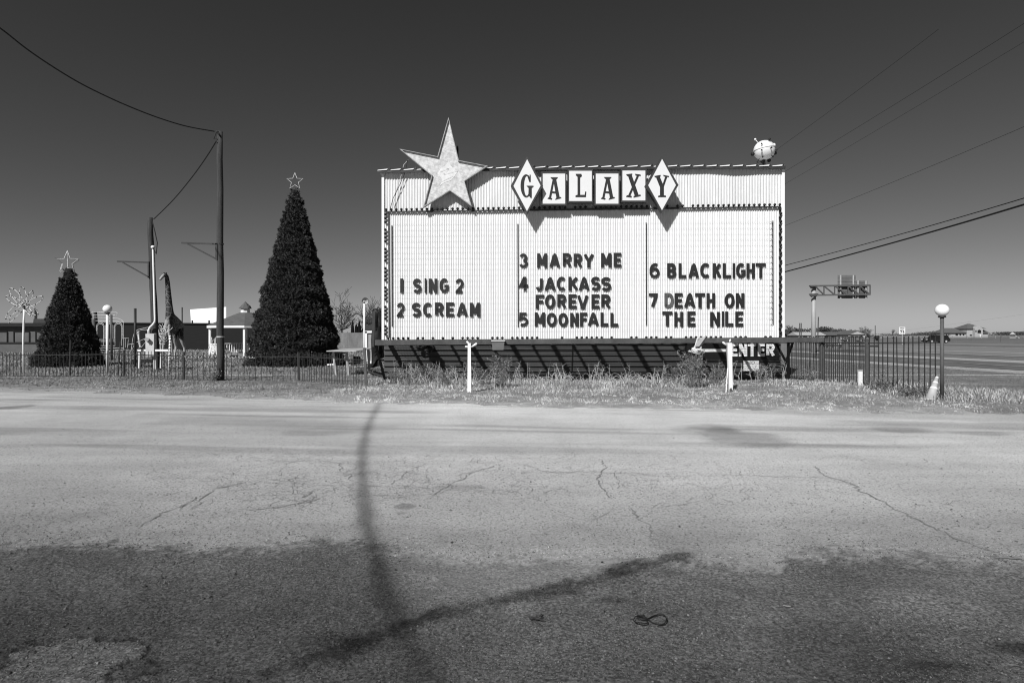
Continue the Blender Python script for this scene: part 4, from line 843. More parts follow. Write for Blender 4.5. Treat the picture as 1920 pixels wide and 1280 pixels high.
MB().hexa([P(1608.5, 736, 16.5), P(1617.5, 736, 16.5), P(1617.5, 695, 16.5), P(1608.5, 695, 16.5)], [P(1608.5, 736, 16.65), P(1617.5, 736, 16.65), P(1617.5, 695, 16.65), P(1608.5, 695, 16.65)]).build("body", M_WHITE, t)
MB().hexa([P(1608, 695, 16.48), P(1618, 695, 16.48), P(1618, 693.8, 16.48), P(1608, 693.8, 16.48)], [P(1608, 695, 16.67), P(1618, 695, 16.67), P(1618, 693.8, 16.67), P(1608, 693.8, 16.67)]).build("lid", M_WHITE, t)
MB().hexa([P(1610, 735, 16.495), P(1610.7, 735, 16.495), P(1610.7, 696, 16.495), P(1610, 696, 16.495)], [P(1610, 735, 16.499), P(1610.7, 735, 16.499), P(1610.7, 696, 16.499), P(1610, 696, 16.499)]).build("seam", M_FRAME, t)

# ---------------------------------------------------------------- poles and wires
def lerp_tube(px0, py0, px1, py1, Y, r0, r1, n=10):
    p0, p1 = P(px0, py0, Y), P(px1, py1, Y); k = 9
    return MB().tube([p0.lerp(p1, i / k) + Vector((.012 * math.sin(i * 2.1), 0, 0)) for i in range(k + 1)], [r0 + (r1 - r0) * i / k for i in range(k + 1)], 14)
YP = 20.7; t = thing("utility_pole", P(413.5, 715, YP), "tall weathered utility pole with a steel bracket, nearest the fence", "utility pole")
lerp_tube(413.5, 722, 412.3, 247, YP, .125, .092).build("pole", M_DARKWOOD, t, True)
o = MB(); o.bar(P(340.5, 455.2, YP - .1), P(407, 457.5, YP - .1), .05, .05); o.bar(P(352, 457.5, YP - .1), P(406, 486, YP - .1), .045, .045); o.bar(P(405.8, 456, YP - .1), P(405.8, 487, YP - .1), .06, .05, up=Vector((0, 1, 0))); o.build("bracket", M_FRAME, t)
MB().tube([P(413.4, 632.6, YP), P(413.4, 630, YP)], .128, 14).build("band", M_GALV, t); MB().tube([P(412.9, 458.5, YP), P(412.9, 456, YP)], .116, 14).build("band", M_FRAME, t)
o = MB(); o.tube([P(405.5, 248, YP - .1), P(403.5, 253, YP - .1), P(401, 260, YP - .1), P(407, 260.5, YP - .1)], .018, 6); o.sphere(P(407.5, 247, YP - .12), .04, 8); o.sphere(P(410, 251, YP - .14), .04, 8); o.build("wire_hook", M_FRAME, t)
o = MB(); o.tube([P(416, 668, YP - .13), P(415, 690, YP - .13), P(417, 718, YP - .14)], .018, 6); o.tube([P(411, 690, YP - .13), P(414, 718, YP - .14)], .014, 6); o.build("ground_cable", M_WIRE, t)
YQ = 27.6; t = thing("utility_pole", P(293, 690, YQ), "shorter leaning utility pole with conduit beside the giraffe statue", "utility pole")
lerp_tube(293.5, 694, 281, 408, YQ, .165, .115).build("pole", M_DARKWOOD, t, True)
o = MB(); o.bar(P(220, 490, YQ - .15), P(279.5, 492, YQ - .15), .06, .06); o.bar(P(230, 492, YQ - .15), P(280, 520, YQ - .15), .05, .05); o.bar(P(278.5, 490, YQ - .15), P(278.5, 521, YQ - .15), .06, .05, up=Vector((0, 1, 0))); o.build("bracket", M_FRAME, t)
o = MB(); cp_ = [(278.5, 626), (278.5, 619), (281.5, 613), (287, 608), (290.3, 603), (290.6, 597), (289, 540), (287, 470), (287, 463)]
o.tube([P(x, y, YQ - .3) for x, y in cp_], .046, 10); o.build("conduit", M_WHITE, t, True)
MB().sphere(P(287, 463.5, YQ - .33), .085, 12, (1.1, 1.2, 1)).build("weatherhead", M_WHITE, t, True)
o = MB(); o.tube([P(287, 465, YQ - .4), P(293, 476, YQ - .4), P(295, 455, YQ - .4), P(290, 432, YQ - .35), P(285, 413, YQ - .2)], .02, 6); o.build("service_cable", M_WIRE, t)
t = thing("meter_cabinet", P(283, 690, YQ - .45), "pale grey electric cabinet with round meter on the leaning pole", "electric cabinet")
MB().hexa([P(273, 667, YQ - .75), P(288.5, 667, YQ - .75), P(288.5, 626, YQ - .75), P(272.5, 626, YQ - .75)], [P(276, 667, YQ - .25), P(294, 667, YQ - .25), P(293.5, 625, YQ - .25), P(276, 625, YQ - .25)]).build("box", mat("cabinet_grey", .5, .6, .12, 3, fine=.08), t)
o = MB(); o.tube([P(274.8, 636, YQ - .95), P(276.5, 636.5, YQ - .74)], .085, 16); o.build("meter", M_GALV, t)
MB().tube([P(280.5, 667, YQ - .5), P(280.5, 645, YQ - .7600)], .012, 5).build("door_seam", M_FRAME, t)
MB().bar(P(290, 664, YQ - .5), P(291, 694, YQ - .5), .12, .08, up=Vector((0, 1, 0))).build("leg", M_GALV, t)

def wire(pts, r, label, cat="overhead wire", grp=None, sub=8):
    pts = [Vector(p) for p in pts]; out = []
    for i in range(len(pts) - 1):
        p0, p1, p2, p3 = pts[max(i - 1, 0)], pts[i], pts[i + 1], pts[min(i + 2, len(pts) - 1)]
        for k in range(sub):
            u = k / sub; out.append(0.5 * ((2 * p1) + (p2 - p0) * u + (2 * p0 - 5 * p1 + 4 * p2 - p3) * u * u + (3 * p1 - p0 - 3 * p2 + p3) * u ** 3))
    out.append(pts[-1]); w = MB(); w.tube(out, r, 6); return tag(w.build("overhead_wire", M_WIRE), label, cat, grp)
wl = [(-160, -45), (-60, 14), (0, 53), (50, 92), (100, 126), (150, 156), (200, 181), (250, 203), (300, 222), (350, 237), (402, 246.5)]
wire([P(x, y, 13 + 7.6 * (x + 160) / 562) for x, y in wl], .019, "black cable sagging from the upper left to the tall pole")
wl = [(405.5, 265), (390, 290), (370, 319), (350, 345), (330, 369), (310, 390), (288, 411)]
wire([P(x, y, 20.6 + 6.9 * (405 - x) / 117) for x, y in wl], .02, "black cable sloping between the two utility poles")
def far_wire(x0, y0, x1, y1, r, label, sag, Ya=46, Yb=22):
    pts = []
    for k in range(9):
        q = k / 8; pts.append(P(x0 + (x1 - x0) * q, y0 + (y1 - y0) * q + sag * 4 * q * (1 - q), Ya + (Yb - Ya) * q))
    wire(pts, r, label)
G4 = "thin power lines right of the sign"
far_wire(1380, 335, 1760, 55, .008, "thin power line rising behind the satellite ball, highest of the right lines", 3)
far_wire(1380, 377, 1990, 0, .009, "thin power line second highest right of the sign", 3)
far_wire(1380, 398, 2000, 30, .007, "thin power line third highest right of the sign", 3)
far_wire(1380, 459, 2000, 203, .009, "thin single power line midway up the right sky", 4)
far_wire(1360, 526, 2000, 347, .022, "upper of the two bold black cables right of the sign", 5)
far_wire(1360, 538, 2000, 359, .042, "thick lower black cable right of the sign", 5)
far_wire(1480, 645, 2050, 570, .006, "faint distant wire just above the house roof", 3, 150, 80)

# ---------------------------------------------------------------- christmas trees
def christmas_tree(base, H, Rb, name_label, n_tufts, seed, tuft, star_r, lumps=0.06):
    rg = np.random.default_rng(seed); t = thing("christmas_tree", base, name_label, "christmas tree"); bx, by, bz = base
    prof = lambda z: Rb * (1 - z / H) ** 0.93 * (0.985 + 0.03 * np.sin(z * 5.1)) + 0.13
    core = MB(); core.lathe([(float(prof(z)) * .90, z) for z in np.linspace(-.1, H * .985, 14)], base, 24); core.build("core", M_CORE, t, True)
    # tufts on the cone's surface, each a burst of narrow leaves
    z = H * (1 - np.sqrt(rg.random(n_tufts) * .999)); z = np.clip(z, 0.02, H); a = rg.uniform(0, 2 * np.pi, n_tufts)
    bulge = 1 + 0.10 * (fbm(a * 3.0 + seed, z * 2.2, 3) - .5) * 2 + lumps * np.sin(z * 9 + 3 * np.sin(a * 2)) * .4
    r = prof(z) * bulge - .03 + rg.normal(0, .045, n_tufts)
    C = np.stack([bx + r * np.cos(a), by + r * np.sin(a), bz + z], 1)
    nl = 22; n = n_tufts * nl; ci = np.repeat(np.arange(n_tufts), nl)
    d = rg.normal(0, 1, (n, 3)); d += np.stack([np.cos(a), np.sin(a), np.full(n_tufts, .15)], 1)[ci] * 1.1; d /= np.linalg.norm(d, axis=1)[:, None]
    ln = tuft * rg.uniform(.6, 1.25, n); s = np.cross(d, rg.normal(0, 1, (n, 3))); s /= np.linalg.norm(s, axis=1)[:, None] + 1e-9; w = tuft * .13
    b = C[ci] + d * (ln * .15)[:, None]; e = C[ci] + d * ln[:, None]
    V = np.stack([b - s * w, b + s * w, e + s * w * .5, e - s * w * .5], 1).reshape(-1, 3); Fc = np.arange(n * 4).reshape(-1, 4)
    sh = np.repeat(np.repeat(rg.uniform(.3, 1.9, n_tufts), nl) * rg.uniform(.7, 1.3, n), 4)
    np_mesh("foliage", V, Fc, M_NEEDLE, t, attrs={"shade": sh})
    om = None
    for k in range(26):
        zz = H * (1 - math.sqrt(rg.uniform(.05, 1))); aa = rg.uniform(math.pi * .9, math.pi * 2.1); rr = float(prof(zz)) + tuft * .45
        if om is None: o = MB().sphere((0, 0, 0), .015 * (1 + .2 * H / 9), 8).build("bulb", M_GALV, None, True); om = o.data
        else: o = bpy.data.objects.new("bulb", om); COL.objects.link(o)
        o.parent = t; o.location = (rr * math.cos(aa), rr * math.sin(aa), zz)
    return t
def wire_star(t, c, r, rt=.016, double=True):
    for rot in ((0, 1.1) if double else (0,)):
        o = MB(); pts = []
        for k in range(11):
            a = math.pi / 2 + k * math.pi / 5; rr = r if k % 2 == 0 else r * .42; pts.append(Vector(c) + Vector((rr * math.cos(a) * math.cos(rot), rr * math.cos(a) * math.sin(rot), rr * math.sin(a))))
        o.tube(pts, rt, 5, False); o.build("star_topper", M_STRING, t)
    return t
YT = 32.0; bt = P(553, 0, YT); bigc = Vector((bt.x, YT, -.05))
t1 = christmas_tree(bigc, EYE + (HY - 350) * YT / F, 2.33, "tall dense artificial fir cone with small wire star beside the white marquee", 10500, 5, .105, .5)
wire_star(t1, P(553, 340, YT), .46, .017, False)
YT = 31.0; bt = P(129, 0, YT); smc = Vector((bt.x, YT, -.05))
t2 = christmas_tree(smc, EYE + (HY - 499) * YT / F, 1.38, "short dark artificial fir cone with large wire star at the far left", 5200, 9, .105, .6)
wire_star(t2, P(126.5, 492, YT), .60, .018, True)
MB().tube([P(126.5, 475, YT), P(127, 505, YT)], .035, 6).build("star_pole", M_STRING, t2)

# ---------------------------------------------------------------- giraffe statue (one skinned body)
def giraffe_mat():
    m = bpy.data.materials.new("giraffe_coat"); m.use_nodes = True; t = m.node_tree; N = t.nodes; L = t.links; b = N["Principled BSDF"]; b.inputs["Roughness"].default_value = 0.6
    tc = N.new("ShaderNodeTexCoord"); v = N.new("ShaderNodeTexVoronoi"); v.feature = 'DISTANCE_TO_EDGE'; v.inputs["Scale"].default_value = 3.1; L.new(tc.outputs["Object"], v.inputs["Vector"])
    r = N.new("ShaderNodeMapRange"); r.inputs[1].default_value = 0.015; r.inputs[2].default_value = 0.05; r.inputs[3].default_value = 0.19; r.inputs[4].default_value = 0.022; L.new(v.outputs["Distance"], r.inputs[0])
    at = N.new("ShaderNodeAttribute"); at.attribute_name = "pale"; mx = N.new("ShaderNodeMix"); mx.data_type = 'FLOAT'; mx.inputs[3].default_value = 0.33
    L.new(at.outputs["Fac"], mx.inputs[0]); L.new(r.outputs[0], mx.inputs[2]); L.new(mx.outputs[0], b.inputs["Base Color"]); return m
def skin_mesh(name, joints, edges, m, parent, root=0, sub=2, pale=None):
    me = bpy.data.meshes.new(name); me.from_pydata([j[0] for j in joints], edges, []); o = bpy.data.objects.new(name, me); COL.objects.link(o)
    o.modifiers.new("skin", 'SKIN'); sv = me.skin_vertices[0].data
    for i, j in enumerate(joints):
        r = j[1]; sv[i].radius = (r, r) if not isinstance(r, tuple) else r; sv[i].use_root = (i == root)
    s = o.modifiers.new("sub", 'SUBSURF'); s.levels = sub; s.render_levels = sub
    dg = bpy.context.evaluated_depsgraph_get(); dg.update(); me2 = bpy.data.meshes.new_from_object(o.evaluated_get(dg)); bpy.data.objects.remove(o)
    if pale is not None:
        a = me2.attributes.new("pale", 'FLOAT', 'POINT'); a.data.foreach_set("value", np.array([pale(v.co) for v in me2.vertices], np.float32))
    me2.materials.clear(); me2.materials.append(m); return link_mesh(name, me2, m, parent, True)
gj = [(P(331, 611, 39.6), (.31, .38)), (P(324, 606, 39.0), (.36, .44)), (P(317.5, 602, 38.4), (.32, .40)), (P(318.5, 590, 38.3), (.26, .29)), (P(317, 572, 38.3), .215), (P(315.5, 550, 38.3), .18), (P(314.2, 530, 38.3), .15), (P(312.6, 517, 38.25), .125), (P(309, 514.5, 38.1), .13), (P(304, 519, 37.95), .095), (P(299.5, 525, 37.8), .075),
      (P(312, 610, 38.1), .15), (P(309, 627, 38.0), .11), (P(307.5, 640, 37.9), .10), (P(305.5, 655, 37.9), .07), (P(304.5, 669, 37.9), .065), (P(303.5, 675, 37.85), .08),
      (P(317.5, 610, 38.2), .16), (P(318.5, 628, 38.1), .12), (P(321, 645, 38.05), .105), (P(322.5, 660, 38.05), .07), (P(323.2, 669, 38.05), .065), (P(323.2, 675, 38.0), .08),
      (P(328, 622, 39.7), .20), (P(327.5, 636, 39.6), .13), (P(330, 649, 39.8), .085), (P(328.5, 662, 39.7), .065), (P(328, 672, 39.65), .08),
      (P(338, 622, 39.8), .22), (P(341, 638, 39.7), .135), (P(345.5, 651, 39.9), .085), (P(346.5, 663, 39.9), .065), (P(347.5, 672, 39.85), .08), (P(340.5, 612, 39.9), .22)]
ge = [(0, 1), (1, 2), (2, 3), (3, 4), (4, 5), (5, 6), (6, 7), (7, 8), (8, 9), (9, 10), (2, 11), (11, 12), (12, 13), (13, 14), (14, 15), (15, 16), (2, 17), (17, 18), (18, 19), (19, 20), (20, 21), (21, 22), (0, 23), (23, 24), (24, 25), (25, 26), (26, 27), (33, 28), (28, 29), (29, 30), (30, 31), (31, 32), (0, 33)]
gt = thing("giraffe_statue", P(325, 674, 38.8), "life size giraffe statue with patterned coat behind the cabinet", "statue")
def gpale(co):
    z = co.z; x_ = 960 + F * co.x / co.y; v = 1 - float(sstep(1.0, 1.5, z)); 
    if z > .9 and z < 2.6 and x_ < 317.5: v = max(v, .95 * float(1 - sstep(316, 318.5, x_)))  # sunlit side of the chest painted paler than the coat
    if z > 4.9 and x_ < 307: v = .8
    return v
skin_mesh("body", [(Vector(a), b) for a, b in gj], ge, giraffe_mat(), gt, 0, 2, gpale)
for px in (307.5, 311.5):
    MB().tube([P(px + .5, 516, 38.1), P(px, 511, 38.1)], [.035, .05], 8).build("horn", M_BLACK, gt, True)
MB().prism([P(308, 514, 38.1), P(302, 511.5, 38.0), P(307, 515.5, 38.1)], (0, .05, 0)).build("ear", M_WEED if False else M_FRAME, gt)
MB().tube([P(341, 612, 40.0), P(343.5, 625, 40.1), P(343, 638, 40.1)], [.06, .035, .05], 6).build("tail", M_FRAME, gt, True)

# ---------------------------------------------------------------- light displays and furniture of the left yard
def display(name, label, cat, lines, Y, r, m=M_STRING, depth=0.0):
    allp = [p for l in lines for p in l]; t = thing(name, P(sum(p[0] for p in allp) / len(allp), max(p[1] for p in allp), Y), label, cat); o = MB()
    for l in lines:
        o.tube([P(x, y, Y + depth * math.sin(i * 1.3)) for i, (x, y) in enumerate(l)], r, 5)
    o.build("light_frame", m, t); return t
def arc(cx, cy, rx, ry, a0, a1, n=12): return [(cx + rx * math.cos(R(a0 + (a1 - a0) * k / n)), cy - ry * math.sin(R(a0 + (a1 - a0) * k / n))) for k in range(n + 1)]
YC = 40.0; ln = []
ln.append([(172, 584.5), (200, 585), (216, 585.5)] + arc(216, 588, 4, 3, 90, -60)); ln.append([(174, 590), (216, 591)]); ln.append([(176, 595), (205, 595.5), (222, 597), (229, 600), (232, 604)]); ln.append([(178, 601), (232, 603)])
for x0, x1 in ((181, 195.5), (198, 212), (214.5, 229.5)):
    ln.append([(x0, 635)] + [(x0, 612)] + arc((x0 + x1) / 2, 612, (x1 - x0) / 2, 7.5, 180, 0) + [(x1, 635)])
    ln.append([(x0 + 1.2, 648), (x0 + 1.2, 612)] + arc((x0 + x1) / 2, 613, (x1 - x0) / 2 - 1.2, 6, 180, 0) + [(x1 - 1.2, 648)])
for y in (636.5, 640, 648, 652): ln.append([(181, y), (216 if y < 650 else 232, y)])
ln.append([(231.5, 603), (231.5, 654)]); ln.append([(232, 634), (242, 634), (240.5, 639), (239, 652)]); ln.append([(235, 635), (235, 651)]); ln.append([(181, 654), (205, 658), (233, 655)])
display("light_carriage", "white wire frame carriage of light strings with arches behind the globe lamp", "light display", ln, YC, .014)
ln = [[(246, 656), (249, 634), (252, 622), (256, 620), (259, 623), (261, 635), (262, 650)], [(252, 620), (262, 617), (278, 613.5), (286, 614)], [(258, 622), (266, 618), (280, 618)], [(239, 646), (252, 644), (264, 638), (274, 634)], [(260, 652), (266, 650), (273, 641)], [(248, 655), (254, 640), (257, 622)]]
display("light_reindeer", "white wire frame light figure between the carriage and the electric cabinet", "light display", ln, 37.0, .014)
MB_ = MB(); MB_.tube([P(259.5, 622, 37.2), P(261, 640, 37.2), P(263, 650, 37.2)], .06, 8); tag(MB_.build("white_pipe", M_WHITE), "white bent pipe standing beside the electric cabinet", "pipe")
# wire flower tree at far left
YF = 25.0; t = thing("light_palm", P(44, 705, YF), "white lighted palm tree of looped wire on a white pole", "light display")
MB().tube([P(44.5, 706, YF), P(43.5, 640, YF), P(44.6, 605, YF), P(45.5, 580, YF)], [.028, .036, .040, .034], 10).build("trunk", M_WHITE, t, True)
fr_ = MB(); fd = MB(); cx, cy = 46, 575
def loop(a, L_, w):
    pts = []
    for k in range(15):
        q = k / 14; ang = 2 * math.pi * q; u = L_ * (1 - math.cos(ang)) / 2; v = w * math.sin(ang); ca, sa_ = math.cos(R(a)), math.sin(R(a)); pts.append((cx + u * ca - v * sa_, cy - (u * sa_ + v * ca)))
    return pts
for i, (a, L_, w) in enumerate(((28, 40, 6), (62, 34, 4.5), (98, 38, 6.5), (128, 44, 7), (150, 40, 6), (178, 36, 7), (-8, 26, 7), (208, 33, 6), (-40, 20, 5))):
    lp_ = loop(a, L_, w)
    if a > 170 or a < 0: lp_ = [(x, y + .018 * (x - cx) ** 2) for x, y in lp_]
    pp = [P(x, y, YF + .35 * math.sin(i * 2.2) * (abs(x - cx) / 35)) for x, y in lp_]; fr_.tube(pp, .012, 5, False)
    for j in range(0, 14, 2):
        p = pp[j].lerp(pp[j + 1], .5); fd.tube([p + Vector((0, -.02, -.02)), p + Vector((.03, -.02, .02))], .017, 5)
fr_.build("frond", M_STRING, t); o = fd.build("light_clip", M_FRAME, t); o["kind"] = "stuff"

def simple_tube(name, pts, r, m, label, cat): return tag(MB().tube(pts, r, 10).build(name, m, None, True), label, cat)
simple_tube("yard_post", [P(253.5, 690, 30), P(253.5, 578, 30)], .06, M_IRON, "thin dark post standing before the light figure", "post")
simple_tube("yard_post", [P(209.5, 675, 38), P(208.5, 590, 38)], .07, M_GREYPOST, "grey post standing inside the wire carriage", "post")
simple_tube("yard_post", [P(176.5, 680, 38), P(175.5, 598, 38)], .10, M_GREYPOST, "grey post at the right edge of the small fir", "post")
simple_tube("yard_post", [P(341.5, 660, 60), P(341.5, 576, 60)], .06, M_FRAME, "far thin pole rising behind the giraffe rump", "pole")
simple_tube("yard_post", [P(181, 610, 41), P(178.5, 584, 41)], .10, M_BLACK, "black knobbly pole top above the wire carriage", "pole")
sp = thing("striped_pole", P(317, 702, 23.5), "thin candy striped pole standing before the giraffe legs", "pole")
MB().tube([P(316.3, 703, 23.5), P(319, 629, 23.5)], .035, 10).build("shaft", M_WHITE, sp, True)
for k in range(13):
    a = P(316.3, 703, 23.5).lerp(P(319, 629, 23.5), (k + .5) / 13); MB().tube([a - Vector((.03, 0, .016)), a + Vector((.03, 0, .016))], .0365, 8).build("stripe", M_FRAME, sp)
t = thing("yard_bench", P(290, 690, 27), "white plank bench behind the electric cabinet", "bench")
MB().hexa([P(257.5, 658.5, 26.9), P(315, 658.5, 26.9), P(315, 654.8, 26.9), P(257.5, 654.8, 26.9)], [P(257.5, 658.5, 27.25), P(315, 658.5, 27.25), P(315, 654.8, 27.25), P(257.5, 654.8, 27.25)]).build("plank", M_WHITE, t)
for x in (262, 302.5): MB().bar(P(x, 658, 27.05), P(x - .8, 690, 27.05), .05, .09).build("leg", M_WHITE, t)
o = MB(); o.hexa([P(245, 679, 30), P(286, 679, 30), P(286, 676, 30), P(247, 676, 30)], [P(245, 677, 31), P(285, 677, 31), P(285, 674, 31), P(247, 674, 31)]); tag(o.build("dark_board", M_BLACK), "flat dark board lying on the lawn under the bench", "board")
# light wrapped shrub behind the pole
def bare_tree(name, label, base, H, spread, seed, levels=4, m=M_TWIG, r0=None, group=None, cat="tree", up=.55, minr=.006, nb=(3, 5), tk=.36):
    rg = random.Random(seed); t = thing(name, base, label, cat, group); tr_ = MB(); br_ = MB(); r0 = r0 or H * .022
    def grow(mb, p, d, L_, r, lv):
        pts = [p]; rr = [r]; q = p
        for k in range(3):
            d = (d + Vector((rg.gauss(0, .14), rg.gauss(0, .14), rg.gauss(.04, .1)))).normalized(); q = q + d * L_ / 3; pts.append(q); rr.append(max(minr, r * (1 - .17 * (k + 1))))
        mb.tube(pts, rr, 5 if lv > 2 else 4, False)
        if lv == 0: return
        for k in range(rg.randint(*nb)):
            i = rg.randint(0 if lv < levels or tk < .3 else 1, 3); a = rg.uniform(0, 6.28); s = Vector((math.cos(a), math.sin(a), rg.uniform(-.1, .6))).normalized()
            grow(br_, pts[i], (d * up + s * spread).normalized(), L_ * rg.uniform(.55, .8), rr[i] * .62, lv - 1)
    grow(tr_, Vector(base), Vector((rg.gauss(0, .05), rg.gauss(0, .05), 1)).normalized(), H * tk, r0, levels)
    tr_.build("trunk", m, t); br_.build("branches", m, t); return t
bare_tree("wire_shrub", "bare light wrapped shrub of pale twigs behind the leaning pole", P(301, 660, 36), 2.35, .55, 31, 3, M_STRING, .035, cat="light display", minr=.014)

# gazebo
YG = 45.0; gc = P(460, 0, YG); gc.z = 0; ga = thing("gazebo", gc, "small white gazebo with shingled roof and cupola behind the fence", "gazebo")
def ring8(r, z, n=8, a0=22.5): return [gc + Vector((r * math.cos(R(a0 + 45 * k)), r * math.sin(R(a0 + 45 * k)), z)) for k in range(n)]
rf = MB(); e, u = ring8(2.62, 2.30), ring8(.42, 3.28); rf.add(e + u, [(k, (k + 1) % 8, 8 + (k + 1) % 8, 8 + k) for k in range(8)] + [tuple(range(8, 16))]); rf.add(ring8(2.6, 2.27), [tuple(range(8))[::-1]]); ro = rf.build("roof", M_SHING, ga)
o = MB(); lo, hi = ring8(2.60, 2.12), ring8(2.60, 2.285); li, hi2 = ring8(2.52, 2.12), ring8(2.52, 2.285); o.add(lo + hi + li, [(k, (k + 1) % 8, 8 + (k + 1) % 8, 8 + k) for k in range(8)] + [(k, (k + 1) % 8, 16 + (k + 1) % 8, 16 + k) for k in range(8)]); o.build("fascia", M_WHITE, ga)
o = MB(); o.lathe([(.34, 3.2), (.34, 3.62)], gc, 8); o.build("cupola", M_WHITE, ga)
o = MB(); o.lathe([(.50, 3.6), (.03, 4.12)], gc, 8); o.build("cupola_roof", M_SHING, ga)
for k, p in enumerate(ring8(2.38, 0)): MB().bar(p, p + Vector((0, 0, 2.15)), .14, .14, up=Vector((1, 0, 0))).build("post", M_WHITE, ga)
r8 = ring8(2.38, 0)
for k in range(8):
    if k == 5: continue
    a, b = r8[k], r8[(k + 1) % 8]; o = MB(); o.bar(a + Vector((0, 0, .95)), b + Vector((0, 0, .95)), .09, .07); o.bar(a + Vector((0, 0, .25)), b + Vector((0, 0, .25)), .07, .06)
    for j in range(1, 10): o.bar(a.lerp(b, j / 10) + Vector((0, 0, .22)), a.lerp(b, j / 10) + Vector((0, 0, .95)), .05, .05)
    o.build("railing", M_WHITE, ga)
MB().lathe([(2.6, -.1), (2.6, .18)], gc, 8).build("floor", M_CONC, ga)
bi = thing("bird_figure", gc + Vector((.25, 0, 4.1)), "dark bird figure perched on the gazebo cupola", "bird figure")
o = MB(); o.sphere(P(465.5, 575.5, YG - .1), .16, 12, (1.2, .8, 1.0)); o.sphere(P(464.2, 571, YG - .1), .075, 10); o.bar(P(466, 574.5, YG - .1), P(470, 575, YG - .1), .12, .05); o.tube([P(465, 578, YG - .1), P(463, 582, YG - .1)], .05, 6); o.build("body", M_FRAME, bi, True)
ln = [[(393, 650), (391, 655), (392, 645), (399, 647), (403, 652)], [(397, 632), (398, 646), (404, 648), (405, 632)], [(394, 668), (396, 652), (402, 655), (405, 667)], [(399, 640), (402, 634), (403, 644)], [(398, 660), (403, 661), (400, 667)]]
display("garden_display", "pale wire garden ornament left of the gazebo behind the tall pole", "light display", ln, 42, .03)
# drive-in screen, dark wall, low building
t = thing("movie_screen", P(385, 606, 150), "bright white drive-in movie screen above the dark wall", "movie screen")
MB().hexa([P(358.5, 612, 150), P(424, 612, 148), P(424, 575.3, 148), P(356.5, 580, 150)], [P(358.5, 612, 151), P(424, 612, 149), P(424, 575.3, 149), P(356.5, 580, 151)]).build("panel", M_SCREEN, t)
for x in (365, 415): MB().bar(P(x, 612, 150.6), P(x, 640, 150.6), .8, .8, up=Vector((0, 1, 0))).build("support", M_FRAME, t)
YW = 66; t = thing("board_wall", P(300, 655, YW), "long low dark boarded building behind the giraffe", "building")
MB().hexa([P(150, 657, YW), P(520, 657, YW), P(520, 607, YW), P(150, 605.5, YW)], [P(150, 657, YW + 8), P(520, 657, YW + 8), P(520, 607, YW + 8), P(150, 605.5, YW + 8)]).build("wall", M_WALLD, t)
MB().bar(P(150, 605.3, YW - .05), P(520, 607, YW - .05), .2, .12).build("coping", M_BLACK, t)
for x in (360.5, 392): MB().hexa([P(x - 1.5, 606, YW + 1), P(x + 1.8, 606, YW + 1), P(x + 1.8, 600.5, YW + 1), P(x - 1.5, 600.5, YW + 1)], [P(x - 1.5, 606, YW + 1.3), P(x + 1.8, 606, YW + 1.3), P(x + 1.8, 600.5, YW + 1.3), P(x - 1.5, 600.5, YW + 1.3)]).build("vent", M_BLACK, t)
YB = 56; t = thing("low_building", P(20, 660, YB), "low grey flat roofed building with framed panels at the far left", "building")
MB().hexa([P(-500, 661, YB), P(130, 661, YB), P(130, 611, YB), P(-500, 611, YB)], [P(-500, 661, YB + 8), P(130, 661, YB + 8), P(130, 611, YB + 8), P(-500, 611, YB + 8)]).build("wall", M_STUCCO, t)
MB().hexa([P(-500, 612, YB - .5), P(131, 612, YB - .5), P(131, 605.2, YB - .5), P(-500, 605.2, YB - .5)], [P(-500, 612, YB + 8), P(131, 612, YB + 8), P(131, 605.2, YB + 8), P(-500, 605.2, YB + 8)]).build("roof", M_BLACK, t)
MB().hexa([P(62, 606, YB + 2), P(131, 606, YB + 2), P(131, 597.5, YB + 2), P(63, 597.5, YB + 2)], [P(62, 606, YB + 6), P(131, 606, YB + 6), P(131, 597.5, YB + 6), P(63, 597.5, YB + 6)]).build("roof_unit", M_FRAME, t)
MB().hexa([P(64.5, 598, YB + 3), P(70, 598, YB + 3), P(70, 580, YB + 3), P(64.5, 580, YB + 3)], [P(64.5, 598, YB + 4), P(70, 598, YB + 4), P(70, 580, YB + 4), P(64.5, 580, YB + 4)]).build("chimney", M_BLACK, t)
MB().bar(P(-500, 642.5, YB - .03), P(130, 642.5, YB - .03), .1, .12).build("ledge", M_BLACK, t)
for x0, x1 in ((-40, -16), (-12, 13.5), (26, 55), (67, 96)):
    o = MB()
    for a, b in (((x0, 641), (x0, 621.5)), ((x0, 621.5), (x1, 621.5)), ((x1, 621.5), (x1, 641))): o.bar(P(*a, YB - .05), P(*b, YB - .05), .08, .07, up=Vector((0, 1, 0)))
    f_ = o.build("window_frame", M_BLACK, t)
    MB().hexa([P(x0, 641, YB - .02), P(x1, 641, YB - .02), P(x1, 621.5, YB - .02), P(x0, 621.5, YB - .02)], [P(x0, 641, YB - .005), P(x1, 641, YB - .005), P(x1, 621.5, YB - .005), P(x0, 621.5, YB - .005)]).build("panel", M_STUCCO, f_)

